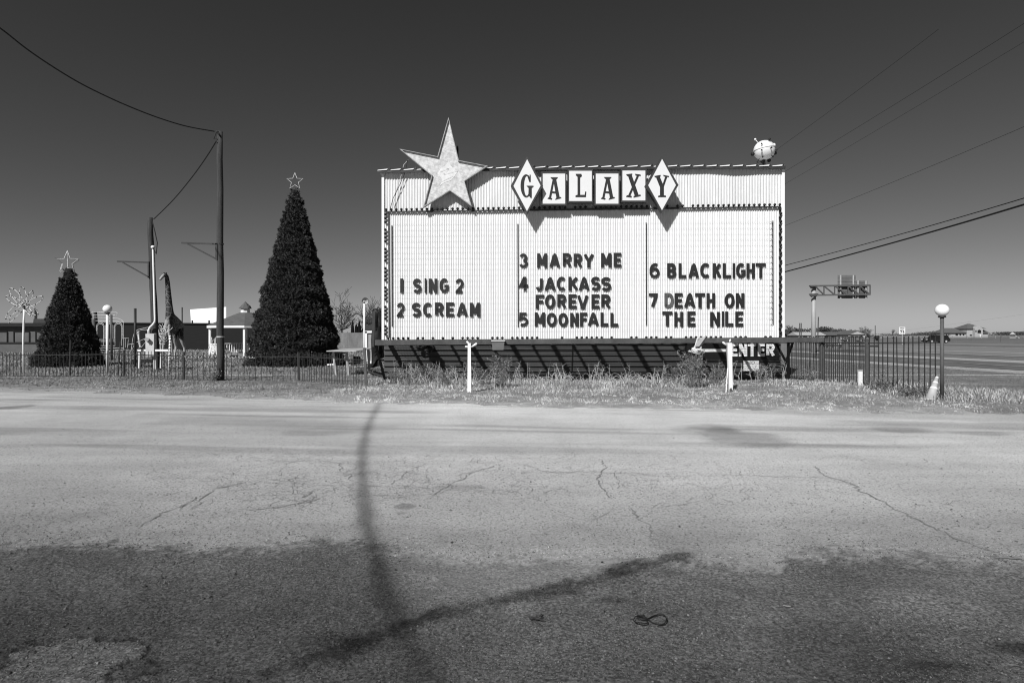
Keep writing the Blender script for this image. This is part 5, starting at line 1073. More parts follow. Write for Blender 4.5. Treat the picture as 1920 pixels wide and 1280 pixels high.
# ---------------------------------------------------------------- clutter between the big fir and the sign
YB_ = 24.5
t = thing("tilted_table", P(655, 703, YB_), "weathered tilted board table behind the left fence end", "table")
MB().hexa([P(612, 659, 23.2), P(668, 659.2, 22.8), P(702, 653.3, 23.4), P(645, 655, 25.5)], [P(612, 657.2, 23.2), P(668, 657.4, 22.8), P(702, 651.6, 23.4), P(645, 653.4, 25.5)]).build("table_top", M_GALV, t)
for a, b in (((625, 658), (629.5, 703)), ((650, 659), (653.5, 704)), ((690, 655), (693, 702))): MB().bar(P(*a, YB_ - 1), P(*b, YB_ - 1), .08, .08).build("leg", M_GALV, t)
MB().bar(P(626, 661.5, YB_ - 1), P(651, 661.5, YB_ - 1), .06, .05).build("apron", M_GREYPOST, t)
t = thing("white_plank", P(620, 684, 26), "short white plank lying left of the table legs", "plank"); MB().bar(P(614, 683.5, 26), P(627, 682.5, 26), .12, .06).build("board", M_WHITE, t)
st_ = thing("board_stack", P(672, 702, 25.5), "untidy stack of white boards and panels under the table", "stack")
for k, (x0, y0, x1, y1, c) in enumerate(((652, 680, 690, 677, 1), (655, 685.5, 688, 683, 1), (668, 690, 683, 689, 1), (669, 694, 683, 693, 1), (661, 666, 664, 683, 1), (663, 668, 676, 682, 0), (660, 700, 684, 699, 0))):
    o = MB(); o.hexa([P(x0, y1 + 1.3, 25.2), P(x1, y1 + 1.3, 25.2), P(x1, y0 - .8, 25.2), P(x0, y0 - .8, 25.2)] if y0 >= y1 - 4 and y0 < y1 + 6 else [P(x0, y1, 25.3), P(x1, y1, 25.3), P(x1, y0, 25.3), P(x0, y0, 25.3)], [P(x0, y1 + .5, 25.9), P(x1, y1 + .5, 25.9), P(x1, y0 - .8, 25.9), P(x0, y0 - .8, 25.9)] if y0 >= y1 - 4 and y0 < y1 + 6 else [P(x0, y1, 25.4), P(x1, y1, 25.4), P(x1, y0, 25.4), P(x0, y0, 25.4)])
    o.build("board", M_WHITE if c else M_BLACK, st_)
t = thing("white_panel_door", P(692, 690, 27), "white framed panel standing behind the tilted table", "panel")
MB().hexa([P(684.5, 680, 27), P(704, 680, 27), P(704, 621.5, 27), P(685, 621.5, 27)], [P(684.5, 680, 27.1), P(704, 680, 27.1), P(704, 621.5, 27.1), P(685, 621.5, 27.1)]).build("panel", M_CONC, t)
for a, b in (((686.5, 682), (686.5, 621.5)), ((684.5, 622.3), (704, 621.8)), ((690.5, 680), (690.5, 655))): MB().bar(P(*a, 26.96), P(*b, 26.96), .10, .06, up=Vector((0, 1, 0))).build("frame", M_WHITE, t)
MB().hexa([P(684, 681, 26.5), P(706, 681, 26.5), P(704, 678, 27.2), P(686, 678, 27.2)], [P(684, 677.8, 26.5), P(706, 677.8, 26.5), P(704, 676, 27.2), P(686, 676, 27.2)]).build("sill", M_WHITE, t)
# black folded tarp leaning by the sign's left end
t = thing("black_tarp", P(708, 700, 22.2), "tall black folded tarp bundle leaning at the left end of the sign", "tarp")
o = MB(); pr = [(699, 580, .25), (703, 578, .0), (707, 582, .22), (711, 577, .02), (715, 583, .25), (719, 588, .1)]
rows = []
for q in np.linspace(0, 1, 14):
    rows.append([P(x + 1.2 * math.sin(q * 9 + i) + (-2.5 if i < 2 else 0) * q * 1.6, y + q * (688 - 5 * i - y + 4 * math.sin(i * 2)), 22.4 + dy * .8 + .06 * math.sin(q * 14 + i * 2)) for i, (x, y, dy) in enumerate(pr)])
nv = len(pr)
o.add([p for r_ in rows for p in r_] + [p + Vector((0, .35, 0)) for r_ in rows for p in r_], [(i * nv + j, i * nv + j + 1, (i + 1) * nv + j + 1, (i + 1) * nv + j) for i in range(13) for j in range(nv - 1)] + [(14 * nv + i * nv + j, 14 * nv + (i + 1) * nv + j, 14 * nv + (i + 1) * nv + j + 1, 14 * nv + i * nv + j + 1) for i in range(13) for j in range(nv - 1)] + [(j, j + 1, 14 * nv + j + 1, 14 * nv + j) for j in range(nv - 1)] + [(i * nv, (i + 1) * nv, 14 * nv + (i + 1) * nv, 14 * nv + i * nv) for i in range(13)] + [(i * nv + nv - 1, (i + 1) * nv + nv - 1, 14 * nv + (i + 1) * nv + nv - 1, 14 * nv + i * nv + nv - 1) for i in range(13)])
o.build("cloth", M_TARP, t, True)
MB().bar(P(701.5, 583, 22.0), P(699, 650, 22.0), .10, .05, up=Vector((0, 1, 0))).build("side_pole", M_FRAME, t)
o = MB(); o.tube([P(707, 579, 22.2), P(709, 575.5, 22.2), P(714, 581, 22.2), P(718, 586, 22.2)], .025, 6); o.build("strap", M_FRAME, t)
o = MB(); o.hexa([P(688, 692, 22.6), P(712, 686, 22.6), P(712, 677, 22.6), P(690, 684, 22.6)], [P(688, 692, 23.6), P(712, 686, 23.6), P(712, 677, 23.6), P(690, 684, 23.6)]); o.build("folded_base", M_TARP, t)
MB().tube([P(683.5, 695, 22.2), P(720, 706, 21.9)], .04, 6).build("ground_tube", M_BLACK, t)
# concrete wall and bare trees behind
t = thing("concrete_wall", P(665, 652, 55), "stained grey concrete wall behind the clutter right of the big fir", "wall")
MB().hexa([P(625, 655, 55), P(730, 655, 55), P(730, 622.5, 55), P(625, 624, 55)], [P(625, 655, 55.6), P(730, 655, 55.6), P(730, 622.5, 55.6), P(625, 624, 55.6)]).build("panel", mat("stained_concrete", .17, .9, .4, 1.2, stretch=(2, 1, .5), fine=.25), t)
MB().bar(P(683, 613.5, 50), P(712, 613.5, 50), .25, .35).build("coping", M_FRAME, t); MB().bar(P(683, 618, 50), P(712, 618, 50), .2, .25).build("coping", M_FRAME, t)
for i, (x, yt, lab) in enumerate(((661, 600, "thin dark pointed evergreen above the concrete wall"), (668, 607, "shortest dark pointed evergreen above the concrete wall"), (673.5, 598, "tallest dark pointed evergreen above the concrete wall"))):
    t = thing("slim_evergreen", P(x, 650, 58), lab, "tree", "slim evergreens by the wall"); o = MB(); o.lathe([(.12, 1.4), (.17, 1.9), (.14, 2.4), (.02, EYE + (HY - yt) * 58 / F)], Vector((P(x, 0, 58).x, 58, 0)), 7); o.build("crown", M_FARLEAF, t); MB().tube([(P(x, 0, 58).x, 58, 0), (P(x, 0, 58).x, 58, 1.5)], .06, 6).build("trunk", M_TWIG, t)
bare_tree("bare_tree", "bare branching tree just right of the big fir", P(642, 650, 62), 7.6, .62, 3, 4, group="bare trees behind the clutter", minr=.016)
bare_tree("bare_tree", "bare bushy tree behind the broken lamp post", P(668, 650, 64), 6.6, .7, 8, 4, group="bare trees behind the clutter", minr=.016)
bare_tree("bare_tree", "tall bare tree touching the left edge of the sign", P(704, 650, 66), 9.2, .55, 12, 4, group="bare trees behind the clutter", minr=.016)
bare_tree("bare_tree", "low bare tree behind the white framed panel", P(688, 650, 60), 5.6, .7, 22, 4, group="bare trees behind the clutter", minr=.016)

# ---------------------------------------------------------------- weeds
def weed(name, label, base, H, spread, stems, leaves, seed, lw_=.03, sh=(.5, 1.7), cat="weed"):
    rg = np.random.default_rng(seed); t = thing(name, base, label, cat); o = MB(); C = []; base = Vector(base)
    for k in range(stems):
        a = rg.uniform(0, 6.28); tip = base + Vector((math.cos(a) * spread * rg.uniform(.2, 1), math.sin(a) * spread * .6 * rg.uniform(.2, 1), H * rg.uniform(.55, 1)))
        b = base + Vector((rg.normal(0, spread * .25), rg.normal(0, spread * .15), -.05)); mid = b.lerp(tip, .5) + Vector((rg.normal(0, .04), 0, H * .08)); pts = [b, b.lerp(mid, .5) + Vector((0, 0, .02)), mid, mid.lerp(tip, .5) + Vector((rg.normal(0, .03), 0, .02)), tip]
        o.tube(pts, [.008, .007, .006, .005, .003], 4, False)
        for j in range(4):
            q = rg.uniform(.3, 1); i = min(3, int(q * 4)); p = pts[i].lerp(pts[i + 1], q * 4 - i if q < 1 else 1); e = p + Vector((rg.normal(0, .1), rg.normal(0, .08), rg.uniform(.02, .14))); o.tube([p, e], .0035, 3, False)
            for u in rg.random(max(1, leaves // (stems * 5))): C.append(p.lerp(e, u))
        for u in rg.random(max(1, leaves // (stems * 5))): i = min(3, int(u * 4)); C.append(pts[i].lerp(pts[i + 1], u * 4 - i))
    o.build("stem", mat("weed_stem", .16, .8, .3, 4), t)
    C = np.array([c[:] for c in C]) + rg.normal(0, .018, (len(C), 3)); n = len(C); d = rg.normal(0, 1, (n, 3)); d /= np.linalg.norm(d, axis=1)[:, None]; s = np.cross(d, rg.normal(0, 1, (n, 3))); s /= np.linalg.norm(s, axis=1)[:, None]; L_ = (lw_ * rg.uniform(.5, 1.3, n))[:, None]
    V = np.stack([C - d * L_ * .8, C + s * L_ * .4, C + d * L_ * .8, C - s * L_ * .4], 1).reshape(-1, 3)
    np_mesh("leaves", V, np.arange(n * 4).reshape(-1, 4), M_WEED, t, attrs={"shade": np.repeat(rg.uniform(*sh, n), 4)})
def gzp(px, Y): x = (px - 960) * Y / F; return (x, Y, float(gz(x, Y)))
weed("weed_bush", "large leafy weed bush before the arrow on the dark base", gzp(1300, 17.4), 1.12, .55, 46, 2000, 1, .032)
weed("weed_bush", "tall thin weed bush right of the straight white post", gzp(938, 17.8), 1.05, .42, 26, 750, 2, .03)
weed("weed_bush", "low weed bush at the left foot of the dark base", gzp(770, 18.6), .55, .6, 24, 420, 3, .03)
weed("weed_bush", "low weed clump between the left strut and straight post", gzp(835, 18.4), .55, .55, 22, 380, 4, .03)
weed("weed_bush", "thin dry weeds under the small white notice", gzp(1432, 18.6), .6, .5, 16, 160, 6, .025)
weed("weed_bush", "dark low weeds at the foot of the right fence posts", gzp(1655, 15.9), .34, .6, 30, 500, 7, .03, (.3, 1.1))
weed("weed_bush", "dark low weeds beside the cone in the right corner", gzp(1715, 14.9), .26, .6, 30, 480, 8, .03, (.3, 1.1))
weed("weed_bush", "leaning dry weeds beside the right fence corner post", gzp(1520, 18.6), .42, .5, 22, 300, 9, .03)
weed("weed_bush", "small weed clump at the foot of the tall utility pole", gzp(399, 20.4), .30, .25, 16, 260, 10, .035, (.2, 1.8))
weed("weed_bush", "bare stalk weed beside the straight white post", gzp(868, 18.0), .85, .18, 5, 30, 11, .02)
for i, (px, Y, h, n_, l_) in enumerate(((742, 19.4, .5, 20, 260), (800, 19.2, .62, 22, 300), (905, 18.9, .6, 20, 280), (1258, 18.6, .6, 20, 280), (1340, 18.2, .62, 24, 420))):
    weed("weed_bush", ["scrubby weed at the foot of the left strut", "scrubby weed under the black hanging bundle", "scrubby weed between straight post and dark floodlight", "scrubby weed left of the large weed bush", "scrubby weed between the large weed bush and leaning post"][i], gzp(px, Y), h, .5, n_, l_, 30 + i, .028, (.3, 1.4))
sk = MB()
for k in range(260):
    px = rng.uniform(900, 1330) if k < 190 else rng.uniform(735, 900); x, y, z = gzp(px, rng.uniform(18.2, 20.6)); a = rng.uniform(0, 6.28); h = rng.uniform(.12, .36); l = rng.uniform(.15, .45); p = [Vector((x, y, z - .02))]
    for q in (.25, .5, .75, 1.0): p.append(Vector((x + l * q ** 1.6 * math.cos(a), y + l * q ** 1.6 * math.sin(a), z + h * math.sin(q * 2.3) * 1.0)))
    sk.tube(p, [.006, .006, .005, .004, .002], 4, False)
for k in range(150):
    px = rng.choice([rng.uniform(735, 900), rng.uniform(1235, 1475), rng.uniform(900, 1240)]); x, y, z = gzp(px, rng.uniform(18.0, 20.4)); h = rng.uniform(.3, .75); l = rng.normal(0, .16)
    sk.tube([Vector((x, y, z - .02)), Vector((x + l * .3, y, z + h * .5)), Vector((x + l, y + rng.normal(0, .05), z + h))], [.006, .005, .002], 4, False)
    for q in range(3): c = Vector((x + l * (.5 + q * .15), y, z + h * (.55 + q * .15))); sk.tube([c, c + Vector((rng.normal(0, .07), rng.normal(0, .05), rng.uniform(.03, .1)))], [.004, .002], 3, False)
tag(sk.build("dead_stalks", mat("bleached_stalk", .5, .8, .3, 2)), "pale arching dead grass stalks before the dark ribbed base", "grass", kind="stuff")
# ground litter
wl = [(1250, 1161), (1246, 1154), (1232, 1151.5), (1219, 1156), (1209, 1158.5), (1199, 1154), (1190, 1157), (1188.5, 1162), (1197, 1167), (1208, 1169), (1215, 1166), (1210, 1160), (1199, 1159), (1194, 1158), (1198, 1153), (1207, 1152.5), (1212, 1160), (1222, 1165), (1236, 1169), (1247, 1167), (1249.5, 1159)]
pts = [G(x, y, .012) for x, y in wl]; out = []
for i in range(len(pts) - 1):
    p0, p1, p2, p3 = pts[max(i - 1, 0)], pts[i], pts[i + 1], pts[min(i + 2, len(pts) - 1)]
    for k in range(6): u = k / 6; out.append(0.5 * ((2 * p1) + (p2 - p0) * u + (2 * p0 - 5 * p1 + 4 * p2 - p3) * u * u + (3 * p1 - p0 - 3 * p2 + p3) * u ** 3) + Vector((0, 0, .004 * math.sin(i * 1.7))))
tag(MB().tube(out, .0034, 6).build("wire_loop", M_WIRE, None, True), "tangled black wire loop lying on the dark gravel", "wire")
tag(MB().tube([G(1468, 1134, .012), G(1475, 1135.3, .014), G(1482, 1136, .012)], [.001, .003, .002], 6).build("wood_chip", M_CONC), "pale splinter of wood lying on the dark gravel", "wood chip")
o = MB()
for k in range(9):
    a = k * .7 + rng.normal(0, .35); l = rng.uniform(.3, .95); c = G(1003 + rng.normal(0, 3), 1160, .01); o.tube([c, c + Vector((.05 * l * math.cos(a), .05 * l * math.sin(a), .012)), c + Vector((.085 * l * math.cos(a + .4), .085 * l * math.sin(a + .4), .004))], [.004, .004, .001], 4)
tag(o.build("dry_weed", M_IRON), "small dark dry weed lying on the gravel left of the wire", "weed")

# ---------------------------------------------------------------- the right background
YN = 56.0; t = thing("highway_gantry", P(1525.5, 662, YN), "steel highway sign gantry on one pole showing the backs of two signs", "sign gantry")
MB().tube([P(1525.5, 666, YN), P(1525.5, 536, YN)], .205, 18).build("pole", mat("pale_pole_steel", .34, .5, .12, 2), t, True)
tr = MB(); xs = [1519, 1545, 1565, 1590, 1612, 1631.5]
for dy in (0, .9):
    tr.bar(P(1519, 536, YN - .5 + dy), P(1631.5, 534.8, YN - .5 + dy), .14, .14); tr.bar(P(1519, 553.4, YN - .5 + dy), P(1631.5, 551.8, YN - .5 + dy), .14, .14)
    for i in range(len(xs) - 1): tr.bar(P(xs[i] + (9 if i == 0 else 0), 536, YN - .5 + dy), P(xs[i + 1], 552.5, YN - .5 + dy), .10, .10); tr.bar(P(xs[i + 1], 535.5, YN - .5 + dy), P(xs[i + 1], 552.5, YN - .5 + dy), .08, .08, up=Vector((0, 1, 0)))
for x in xs: tr.bar(P(x, 536, YN - .5), P(x, 536, YN + .4), .08, .08); tr.bar(P(x, 552.5, YN - .5), P(x, 552.5, YN + .4), .08, .08)
tr.build("truss", M_GREYPOST, t)
for z in (537, 553): MB().tube([P(1525.5, z - 2, YN), P(1525.5, z + 3, YN)], [.42, .26], 10).build("bracket", M_FRAME, t)
def sign_back(x0, y0, x1, y1):
    o = MB(); n = 7; h = (y1 - y0) / n
    for k in range(n): o.hexa([P(x0, y0 + h * (k + .9), YN + .62), P(x1, y0 + h * (k + .9), YN + .62), P(x1, y0 + h * k, YN + .62), P(x0, y0 + h * k, YN + .62)], [P(x0, y0 + h * (k + .9), YN + .72), P(x1, y0 + h * (k + .9), YN + .72), P(x1, y0 + h * k, YN + .72), P(x0, y0 + h * k, YN + .72)])
    o.hexa([P(x0, y1, YN + .69), P(x1, y1, YN + .69), P(x1, y0, YN + .69), P(x0, y0, YN + .69)], [P(x0, y1, YN + .75), P(x1, y1, YN + .75), P(x1, y0, YN + .75), P(x0, y0, YN + .75)])
    o.build("sign_panel", mat("sign_back_grey", .13, .6, .2, 2), t)
    for q in (.16, .86): MB().bar(P(x0 + (x1 - x0) * q, y0, YN + .55), P(x0 + (x1 - x0) * q, y1, YN + .55), .1, .1, up=Vector((0, 1, 0))).build("stiffener", M_GALV, t)
sign_back(1570.5, 515.8, 1604.5, 559.4); sign_back(1605, 526.2, 1626.3, 559.2)
YS = 102.0; t = thing("speed_sign", P(1691.5, 648, YS), "white SPEED LIMIT 75 sign beside the highway", "road sign")
MB().hexa([P(1686, 626.3, YS), P(1697.3, 626.3, YS), P(1697.3, 613, YS), P(1686, 613, YS)], [P(1686, 626.3, YS + .05), P(1697.3, 626.3, YS + .05), P(1697.3, 613, YS + .05), P(1686, 613, YS + .05)]).build("panel", M_WHITE, t)
g = MB(); v_ = lambda s, x0, y0, x1, y1, b=.02: put_flat(g, s, x0, y0, x1, y1, b)
def put_flat(mb, s, x0, y0, x1, y1, b):
    v, f = glyph(s, b); A, B, C_ = P(x0, y1, YS - .01), P(x1, y1, YS - .01), P(x0, y0, YS - .01); mb.add([A + (B - A) * p[0] + (C_ - A) * p[1] + Vector((0, .02, 0)) * (1 - p[2]) for p in v], f)
v_("SPEED", 1687.3, 614, 1696, 616); v_("LIMIT", 1688, 616.8, 1695.4, 618.6); PS = lambda x, y, o: P(x, y, YS - o); put_letter(g, "7", 1687.6, 619.6, 1691.2, 625.5, .012, .006, 1.15, PS); put_letter(g, "5", 1692.2, 619.6, 1695.8, 625.5, .012, .006, 1.15, PS); g.build("lettering", M_BLACK, t)
o = MB(); 
for a, b in (((1686.4, 613.4), (1697, 613.4)), ((1686.4, 626), (1697, 626)), ((1686.4, 613.4), (1686.4, 626)), ((1697, 613.4), (1697, 626))): o.bar(P(*a, YS - .005), P(*b, YS - .005), .02, .03, up=Vector((0, 1, 0)))
MB().bar(P(1691.6, 626, YS + .08), P(1691.6, 648, YS + .08), .08, .08, up=Vector((0, 1, 0))).build("post", M_GALV, t)

def car(loc, heading, paint, label, name="parked_car", L_=4.8, Wd=1.85, H=1.62, suv=True):
    t = thing(name, loc, label, "car"); loc = Vector(loc); rot = Matrix.Rotation(heading, 3, 'Z'); w = Wd / 2
    def T(x, y, z): return loc + rot @ Vector((x, y, z))
    low = [(-L_ / 2, .45), (-L_ / 2 + .03, .85), (-L_ / 2 + .15, 1.0), (L_ / 2 - 1.25, 1.02), (L_ / 2 - .25, .88), (L_ / 2, .68), (L_ / 2, .42), (L_ / 2 - .4, .28), (-L_ / 2 + .35, .28)]
    o = MB(); o.prism([T(x, -w, z) for x, z in low], rot @ Vector((0, Wd, 0))); o.build("body", paint, t)
    cab = [(-L_ / 2 + .18, 1.0), (-L_ / 2 + (.42 if suv else .8), H - .05), (-L_ / 2 + 1.0, H), (L_ / 2 - 2.2, H - .02), (L_ / 2 - 1.3, 1.02)]
    o = MB(); a = [T(x, -w * (.94 if z < 1.1 else .8), z) for x, z in cab]; b = [T(x, w * (.94 if z < 1.1 else .8), z) for x, z in cab]; n = 5
    o.add(a + b, [tuple(range(n)), tuple(range(2 * n - 1, n - 1, -1))] + [(i, n + i, n + (i + 1) % n, (i + 1) % n) for i in range(n)]); o.build("cabin", paint, t)
    for s in (-1, 1):
        for x0, x1 in ((-L_ / 2 + .55, -L_ / 2 + 1.25), (-L_ / 2 + 1.35, -L_ / 2 + 2.15), (-L_ / 2 + 2.25, L_ / 2 - 1.75)):
            o = MB(); q = [T(x, s * (w * (.925 if z < 1.2 else .815) + .012), z) for x, z in ((x0, 1.08), (x1 + (.3 if x1 > 0 else 0), 1.08), (x1, H - .12), (x0 + .05, H - .12))]; o.prism(q, rot @ Vector((0, s * .006, 0))); o.build("window", M_GLASS, t)
        for x in (-L_ / 2 + .9, L_ / 2 - .9):
            c = T(x, s * (w - .1), .34); d = rot @ Vector((0, s * .13, 0)); wh = MB().tube([c - d, c + d], .34, 18).build("wheel", M_RUBBER, t); MB().tube([c + d * .9, c + d * 1.06], .21, 14).build("rim", M_GALV, wh)
        MB().box(T(L_ / 2 - .02, s * (w - .3), .72), (.1, .36, .14), rot).build("headlight", M_GLOBE, t); MB().box(T(-L_ / 2 + .02, s * (w - .2), .85), (.08, .22, .22), rot).build("tail_light", M_FRAME, t)
    return t
car((P(1754, 0, 120).x, 120, 0), R(184), M_CAR, "black car on the highway behind the right lamp post")
car((P(1599, 0, 140).x, 140, 0), R(170), M_CARG, "grey car beyond the fence in front of the bare trees", L_=4.6, H=1.5, suv=False)

# house on the right
def hip(mb, x0, x1, y0, y1, z0, zr, ins): mb.add([(x0, y0, z0), (x1, y0, z0), (x1, y1, z0), (x0, y1, z0), (x0 + ins, (y0 + y1) / 2, zr), (x1 - ins, (y0 + y1) / 2, zr)], [(0, 1, 5, 4), (1, 2, 5), (2, 3, 4, 5), (3, 0, 4), (0, 3, 2, 1)])
YH = 380.0; hx = lambda px: (px - 960) * YH / F; hz = lambda py: EYE + (HY - py) * YH / F
t = thing("brick_house", (hx(1815), YH, 0), "pale two storey brick house with dark hip roofs and arched entrance", "house")
def hbox(x0, x1, yt, yb, d0, d1, name, m, par=None): return MB().hexa([(hx(x0), YH + d0, hz(yb)), (hx(x1), YH + d0, hz(yb)), (hx(x1), YH + d0, hz(yt)), (hx(x0), YH + d0, hz(yt))], [(hx(x0), YH + d1, hz(yb)), (hx(x1), YH + d1, hz(yb)), (hx(x1), YH + d1, hz(yt)), (hx(x0), YH + d1, hz(yt))]).build(name, m, par or t)
hbox(1768, 1812, 624, 634.5, 0, 10, "wing", M_BRICK); hbox(1810.5, 1836, 616, 634.5, -1, 11, "wall", M_BRICK); hbox(1834, 1852, 624, 634.5, 0, 10, "wing", M_BRICK)
o = MB(); hip(o, hx(1766), hx(1813), YH - 1, YH + 11, hz(624), hz(614.7), 5); ro = o.build("roof", M_SHING, t)
o = MB(); hip(o, hx(1809), hx(1846), YH - 2, YH + 12, hz(616.3), hz(606.5), 5.5); o.build("roof", M_SHING, t)
o = MB(); hip(o, hx(1834), hx(1854), YH - 1, YH + 11, hz(624), hz(612), 3); o.build("roof", M_SHING, t)
o = MB(); o.prism([(hx(1821), YH - 3, hz(634.5)), (hx(1836), YH - 3, hz(634.5)), (hx(1836), YH - 3, hz(616)), (hx(1828.5), YH - 3, hz(610.8)), (hx(1821), YH - 3, hz(616))], (0, 3.5, 0)); po = o.build("portico", M_BRICK, t)
o = MB(); o.prism([(hx(1826), YH - 3.05, hz(624.5)), (hx(1832.5), YH - 3.05, hz(624.5)), (hx(1832.5), YH - 3.05, hz(619.5)), (hx(1829), YH - 3.05, hz(617.8)), (hx(1826), YH - 3.05, hz(619.5))], (0, .1, 0)); o.build("arch", M_BLACK, po)
hbox(1830, 1832.5, 627, 632.5, -3.12, -3, "door", M_WHITE, po)
for x0, x1, y0, y1 in ((1774, 1776, 626.5, 630), (1778, 1780, 626.5, 630), (1791.5, 1796, 625.5, 629.5), (1799, 1802, 625.8, 629.5), (1805, 1808, 625.8, 629), (1822, 1824, 619, 622.5), (1816, 1820, 627, 630), (1840, 1843, 626, 630)):
    f_ = hbox(x0, x1, y0, y1, -.1 if x0 < 1810 or x0 > 1834 else (-1.1 if x0 < 1821 else -3.1), 0 if x0 < 1810 or x0 > 1834 else (-1 if x0 < 1821 else -3), "window", M_GLASS)
bare_tree("oak_tree", "wide bare oak beside the brick house", (hx(1856), YH - 30, 0), 17, .8, 41, 4, m=mat('hazed_far_twigs', .13, .9, .3, .3), tk=.25, group="trees far right", minr=.06, nb=(4, 5))  # paler twig colour, with distance haze painted into it
YT_ = 330; t = thing("play_tower", P(1899, 634, YT_), "small pale play tower in the field right of the house", "play tower")
for x in (1894.5, 1903): MB().bar(P(x, 634, YT_), P(x, 626, YT_), .35, .35, up=Vector((0, 1, 0))).build("post", M_BRICK, t)
o = MB(); A = [P(1892.5, 627, YT_ - 1.5), P(1905, 627, YT_ - 1.5), P(1905, 627, YT_ + 1.5), P(1892.5, 627, YT_ + 1.5), P(1898.7, 622, YT_)]; o.add(A, [(0, 1, 4), (1, 2, 4), (2, 3, 4), (3, 0, 4), (3, 2, 1, 0)]); o.build("roof", M_BRICK, t)
MB().bar(P(1904, 630, YT_), P(1911, 634, YT_), .8, .2).build("slide", M_WHITE, t); MB().bar(P(1893, 631, YT_), P(1904, 631, YT_), .25, 1.6).build("deck", M_BRICK, t)
# houses beyond the road
def house2(x0, x1, yt, yb, Y, ridge, label, wallm, roofm, gable_front):
    t = thing("far_house", P((x0 + x1) / 2, yb, Y), label, "house", "houses beyond the highway"); a, b = P(x0, yb, Y), P(x1, yb, Y); z0, z1 = a.z - 1, P(x0, yt, Y).z; zr = P(x0, ridge, Y).z; D = 9
    MB().hexa([(a.x, Y, z0), (b.x, Y, z0), (b.x, Y, z1), (a.x, Y, z1)], [(a.x, Y + D, z0), (b.x, Y + D, z0), (b.x, Y + D, z1), (a.x, Y + D, z1)]).build("wall", wallm, t)
    o = MB()
    if gable_front: m_ = (a.x + b.x) / 2; o.prism([(a.x - .6, Y - .5, z1), (b.x + .6, Y - .5, z1), (m_, Y - .5, zr)], (0, D + 1, 0)); g_ = o.build("roof", roofm, t); MB().prism([(a.x + .5, Y - .6, z1 + .05), (b.x - .5, Y - .6, z1 + .05), (m_, Y - .6, zr - .5)], (0, .08, 0)).build("gable", wallm, g_)
    else: o.add([(a.x - .6, Y - .5, z1), (b.x + .6, Y - .5, z1), (b.x + .6, Y + D + .5, z1), (a.x - .6, Y + D + .5, z1), (a.x - .6, Y + D / 2, zr), (b.x + .6, Y + D / 2, zr)], [(0, 1, 5, 4), (2, 3, 4, 5), (1, 2, 5), (3, 0, 4), (0, 3, 2, 1)]); o.build("roof", roofm, t)
    n = max(2, int((b.x - a.x) / 5)); 
    for k in range(n):
        xc = a.x + (b.x - a.x) * (k + .5) / n; MB().box((xc, Y - .03, (z0 + 1 + z1) / 2), (1.3, .06, (z1 - z0 - 1) * .5)).build("window", M_GLASS, t)
house2(1497, 1546, 628.5, 633, 260, 622.3, "long pale metal roofed house behind the gantry pole", M_CONC, M_GALV, False)
house2(1552, 1592, 628.5, 634, 270, 622, "low brown roofed house left of the gabled house", M_STUCCO, M_SHING, False)
house2(1591, 1622, 627, 634, 250, 619, "pale gabled house behind the grey car", M_BRICK, M_SHING, True)
house2(1640, 1656, 629.5, 634, 300, 627.5, "tiny pale shed left of the speed sign", M_CONC, M_GALV, False)
for i, (x, yt, Y, lab) in enumerate(((1499.5, 605.5, 120, "leftmost thin far pole above the long pale roof"), (1502.3, 605.5, 124, "thin far pole close beside the leftmost one"), (1533, 594, 110, "tall thin far pole just right of the gantry pole"), (1641, 610, 160, "thin far pole beside the bare trees"))):
    t = thing("far_pole", (P(x, 0, Y).x, Y, 0), lab, "pole", "thin poles beyond the highway"); b = Vector((P(x, 0, Y).x, Y, -.1)); MB().tube([b, Vector((b.x + (.15 if i == 2 else 0), Y, P(x, yt, Y).z))], .11, 6).build("pole", M_TWIG, t)
# trees on the horizon
def leafy_tree(label, base, H, Wd, seed, name="evergreen_tree", group="far trees along the horizon"):
    rg = np.random.default_rng(seed); t = thing(name, base, label, "tree", group); bx, by, bz = base
    MB().tube([base, (bx, by, H * .6)], [H * .04, H * .02], 6).build("trunk", M_TWIG, t)
    k = 9; cc = np.stack([rg.normal(0, Wd * .23, k), rg.normal(0, Wd * .18, k), H * rg.uniform(.35, .8, k)], 1); n = 1500; ci = rg.integers(0, k, n); d = rg.normal(0, 1, (n, 3)); d /= np.linalg.norm(d, axis=1)[:, None]
    C = cc[ci] + d * (rg.random(n) ** .4)[:, None] * np.array([Wd * .26, Wd * .26, H * .2]); C[:, 2] = np.clip(C[:, 2], .2, H); s1 = rg.normal(0, 1, (n, 3)); s1 /= np.linalg.norm(s1, axis=1)[:, None]; s2 = np.cross(s1, rg.normal(0, 1, (n, 3))); s2 /= np.linalg.norm(s2, axis=1)[:, None]; L_ = H * .05
    C += np.array([bx, by, bz]); V = np.stack([C - s1 * L_, C + s2 * L_ * .7, C + s1 * L_, C - s2 * L_ * .7], 1).reshape(-1, 3); np_mesh("crown", V, np.arange(n * 4).reshape(-1, 4), M_FARLEAF, t, attrs={"shade": np.repeat(rg.uniform(.5, 1.7, n), 4)})
gx = lambda px, Y: (P(px, 0, Y).x, Y, -.5)
